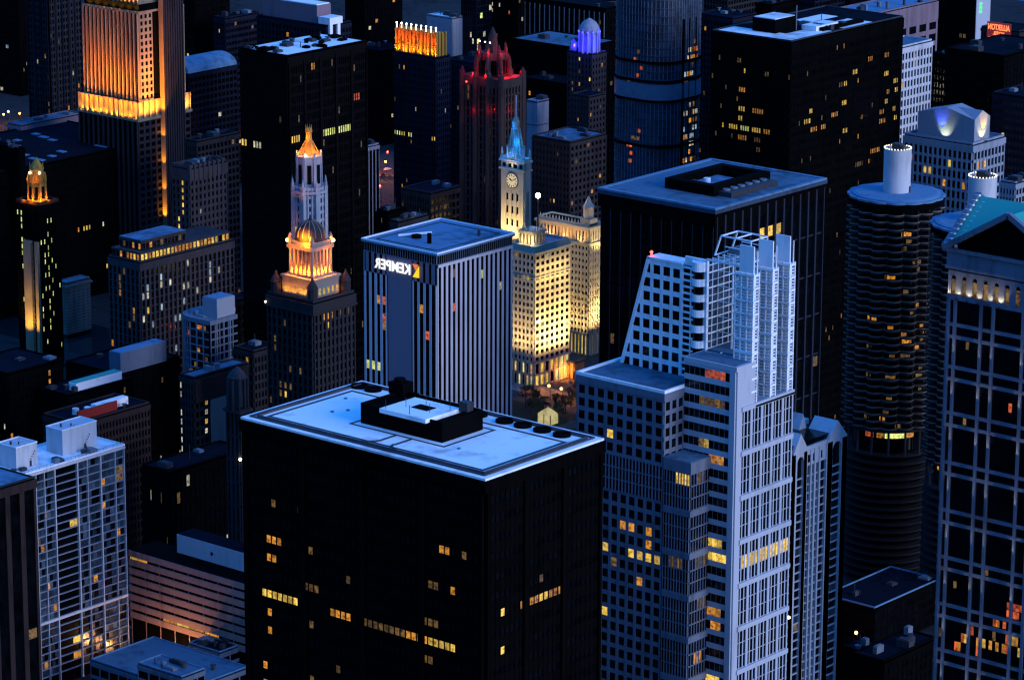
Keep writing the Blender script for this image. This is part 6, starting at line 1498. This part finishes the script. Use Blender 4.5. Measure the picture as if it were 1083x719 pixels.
for a in SL: street_lamp(a[0], a[1], a[2], a[3], (1, .33, .05) if a[3] != 'bulbr' else (1, .1, .04), a[4])
x, y = sdist(447, 190); fo = thing('forecourt', 'small orange lit forecourt deck among dark blocks', 'deck', x, y, 0)
MB().box(-9, 9, -7, 7, 0, 9).build('deck_wall', 'pinkbrick', fo); MB().box(-9.3, 9.3, -7.3, 7.3, 9, 9.4).build('deck_roof', 'pave', fo)
def car(px, py, rz, label, paint):
    x, y = sdist(px, py); t = thing('parked_car', label, 'car', x, y, 0, 'cars on the streets between buildings', rz)
    b = MB(); pr_ = [(-2.2, .35), (2.2, .35), (2.25, .8), (1.2, .95), (.5, 1.45), (-1.1, 1.45), (-1.9, .95), (-2.25, .85)]
    n = len(pr_); b.v = [(x_, -.85, z_) for x_, z_ in pr_]+[(x_, .85, z_) for x_, z_ in pr_]; b.f = [tuple(range(n)), tuple(range(2*n-1, n-1, -1))]+[((i+1) % n, i, n+i, n+(i+1) % n) for i in range(n)]; b.m = [0]*(n+2)
    b.build('body', paint, t)
    MB().box(-1.2, .65, -.87, .87, 1.0, 1.32).build('side_window', 'glass', t)
    for a in (-1.4, 1.4):
        for c in (-.85, .85):
            w = MB(); k0 = len(w.v)
            for yy in (c-.12, c+.12): w.v += [(a+.33*math.cos(q*math.pi/6), yy, .33+.33*math.sin(q*math.pi/6)) for q in range(12)]
            w.f = [tuple(range(12)), tuple(range(23, 11, -1))]+[((i+1) % 12, i, 12+i, 12+(i+1) % 12) for i in range(12)]; w.m = [0]*14; w.build('wheel', 'darkmetal', t)
    for c in (-.6, .6):
        MB().box(2.2, 2.32, c-.2, c+.2, .55, .78).build('headlight', 'bulb', t); MB().box(-2.36, -2.24, c-.22, c+.22, .6, .82).build('tail_light', 'bulbr', t)
for q in ((379, 402, 1.57, 'pale car nearest the domed tower in the gap beside the sign building', 'white'), (381, 394, 1.57, 'dark car second up the gap beside the sign building', 'darkmetal'), (378.5, 387, 1.57, 'pale car highest up the gap beside the sign building', 'metal'),
          (574, 413, 0.1, 'dark car on the paving below the cream block', 'darkmetal'), (590, 419, 0.1, 'pale car on the paving nearer the stepped tower', 'white'),
          (404, 186, 1.57, 'dark car under the orange lamps of the far street gap', 'darkmetal'), (410, 180, 1.57, 'pale car under the orange lamps of the far street gap', 'white')): car(*q)
# trees by the river: trunk, limbs and a crown of many small leaf faces
def tree(px, py, label, h, seed, fairy=False, tall=False):
    x, y = sdist(px, py); t = thing('tree', label, 'tree', x, y, 0, 'trees around the riverside lawn'); rr = random.Random(seed)
    m_ = MB().lathe([(.4, 0), (.28, h*.3), (.12, h*.75)], 8)
    for k in range(6): a = rr.uniform(0, 6.28); m_.bar((0, 0, h*rr.uniform(.25, .5)), (h*.25*math.cos(a), h*.25*math.sin(a), h*rr.uniform(.6, .85)), .08)
    m_.build('trunk', 'bark', t)
    lf = MB(); pts = []
    cl = [(rr.gauss(0, h*.15), rr.gauss(0, h*.15), h*rr.uniform(.4, .92)) for _ in range(16)]
    for c in cl:
        for q in range(46):
            v = Vector((rr.gauss(0, 1), rr.gauss(0, 1), rr.gauss(0, .8))).normalized()*h*.11*rr.random()**.4
            p = Vector(c)+v; s_ = rr.uniform(.14, .34); n = Vector((rr.gauss(0, 1), rr.gauss(0, 1), rr.gauss(0, 1))).normalized(); a = n.orthogonal().normalized()*s_; b_ = n.cross(a)
            i = len(lf.v); lf.v += [tuple(p+a), tuple(p+b_), tuple(p-a), tuple(p-b_)]; lf.f.append((i, i+1, i+2, i+3)); lf.m.append(0); pts.append(p)
    cr = lf.build('crown', 'leaf', t)
    if fairy:
        m_ = MB()
        for p in rr.sample(pts, 70): m_.ball(p.x*1.08, p.y*1.08, p.z, .14, 5)
        m_.build('fairy_lights', 'fairy', cr)
MT['fairy'] = glow('fairy_light_bulbs', (1, .3, .06), 3.0)
tx = [(556, 428, 9), (562, 436, 8), (569, 441, 9), (590, 446, 9), (598, 438, 10), (604, 430, 9), (610, 421, 9), (575, 433, 6), (587, 430, 6), (566, 425, 6)]
tw = ['nearest the sign building', 'left of the glass pavilion', 'touching the left of the glass pavilion', 'right of the glass pavilion', 'in the middle of the lawn right side', 'by the stepped tower, lower', 'by the stepped tower, upper', 'small one above the glass pavilion', 'small one right above the pavilion', 'small one below the terrace wall']
for k, (a, b, h) in enumerate(tx): tree(a, b, 'dark leafy tree ' + tw[k], h, 70+k)
tree(634, 385, 'tall tree strung with orange fairy lights beside the annex', 36, 91, fairy=True)
tree(631, 372, 'slimmer tree with orange fairy lights farther behind the annex', 30, 92, fairy=True)
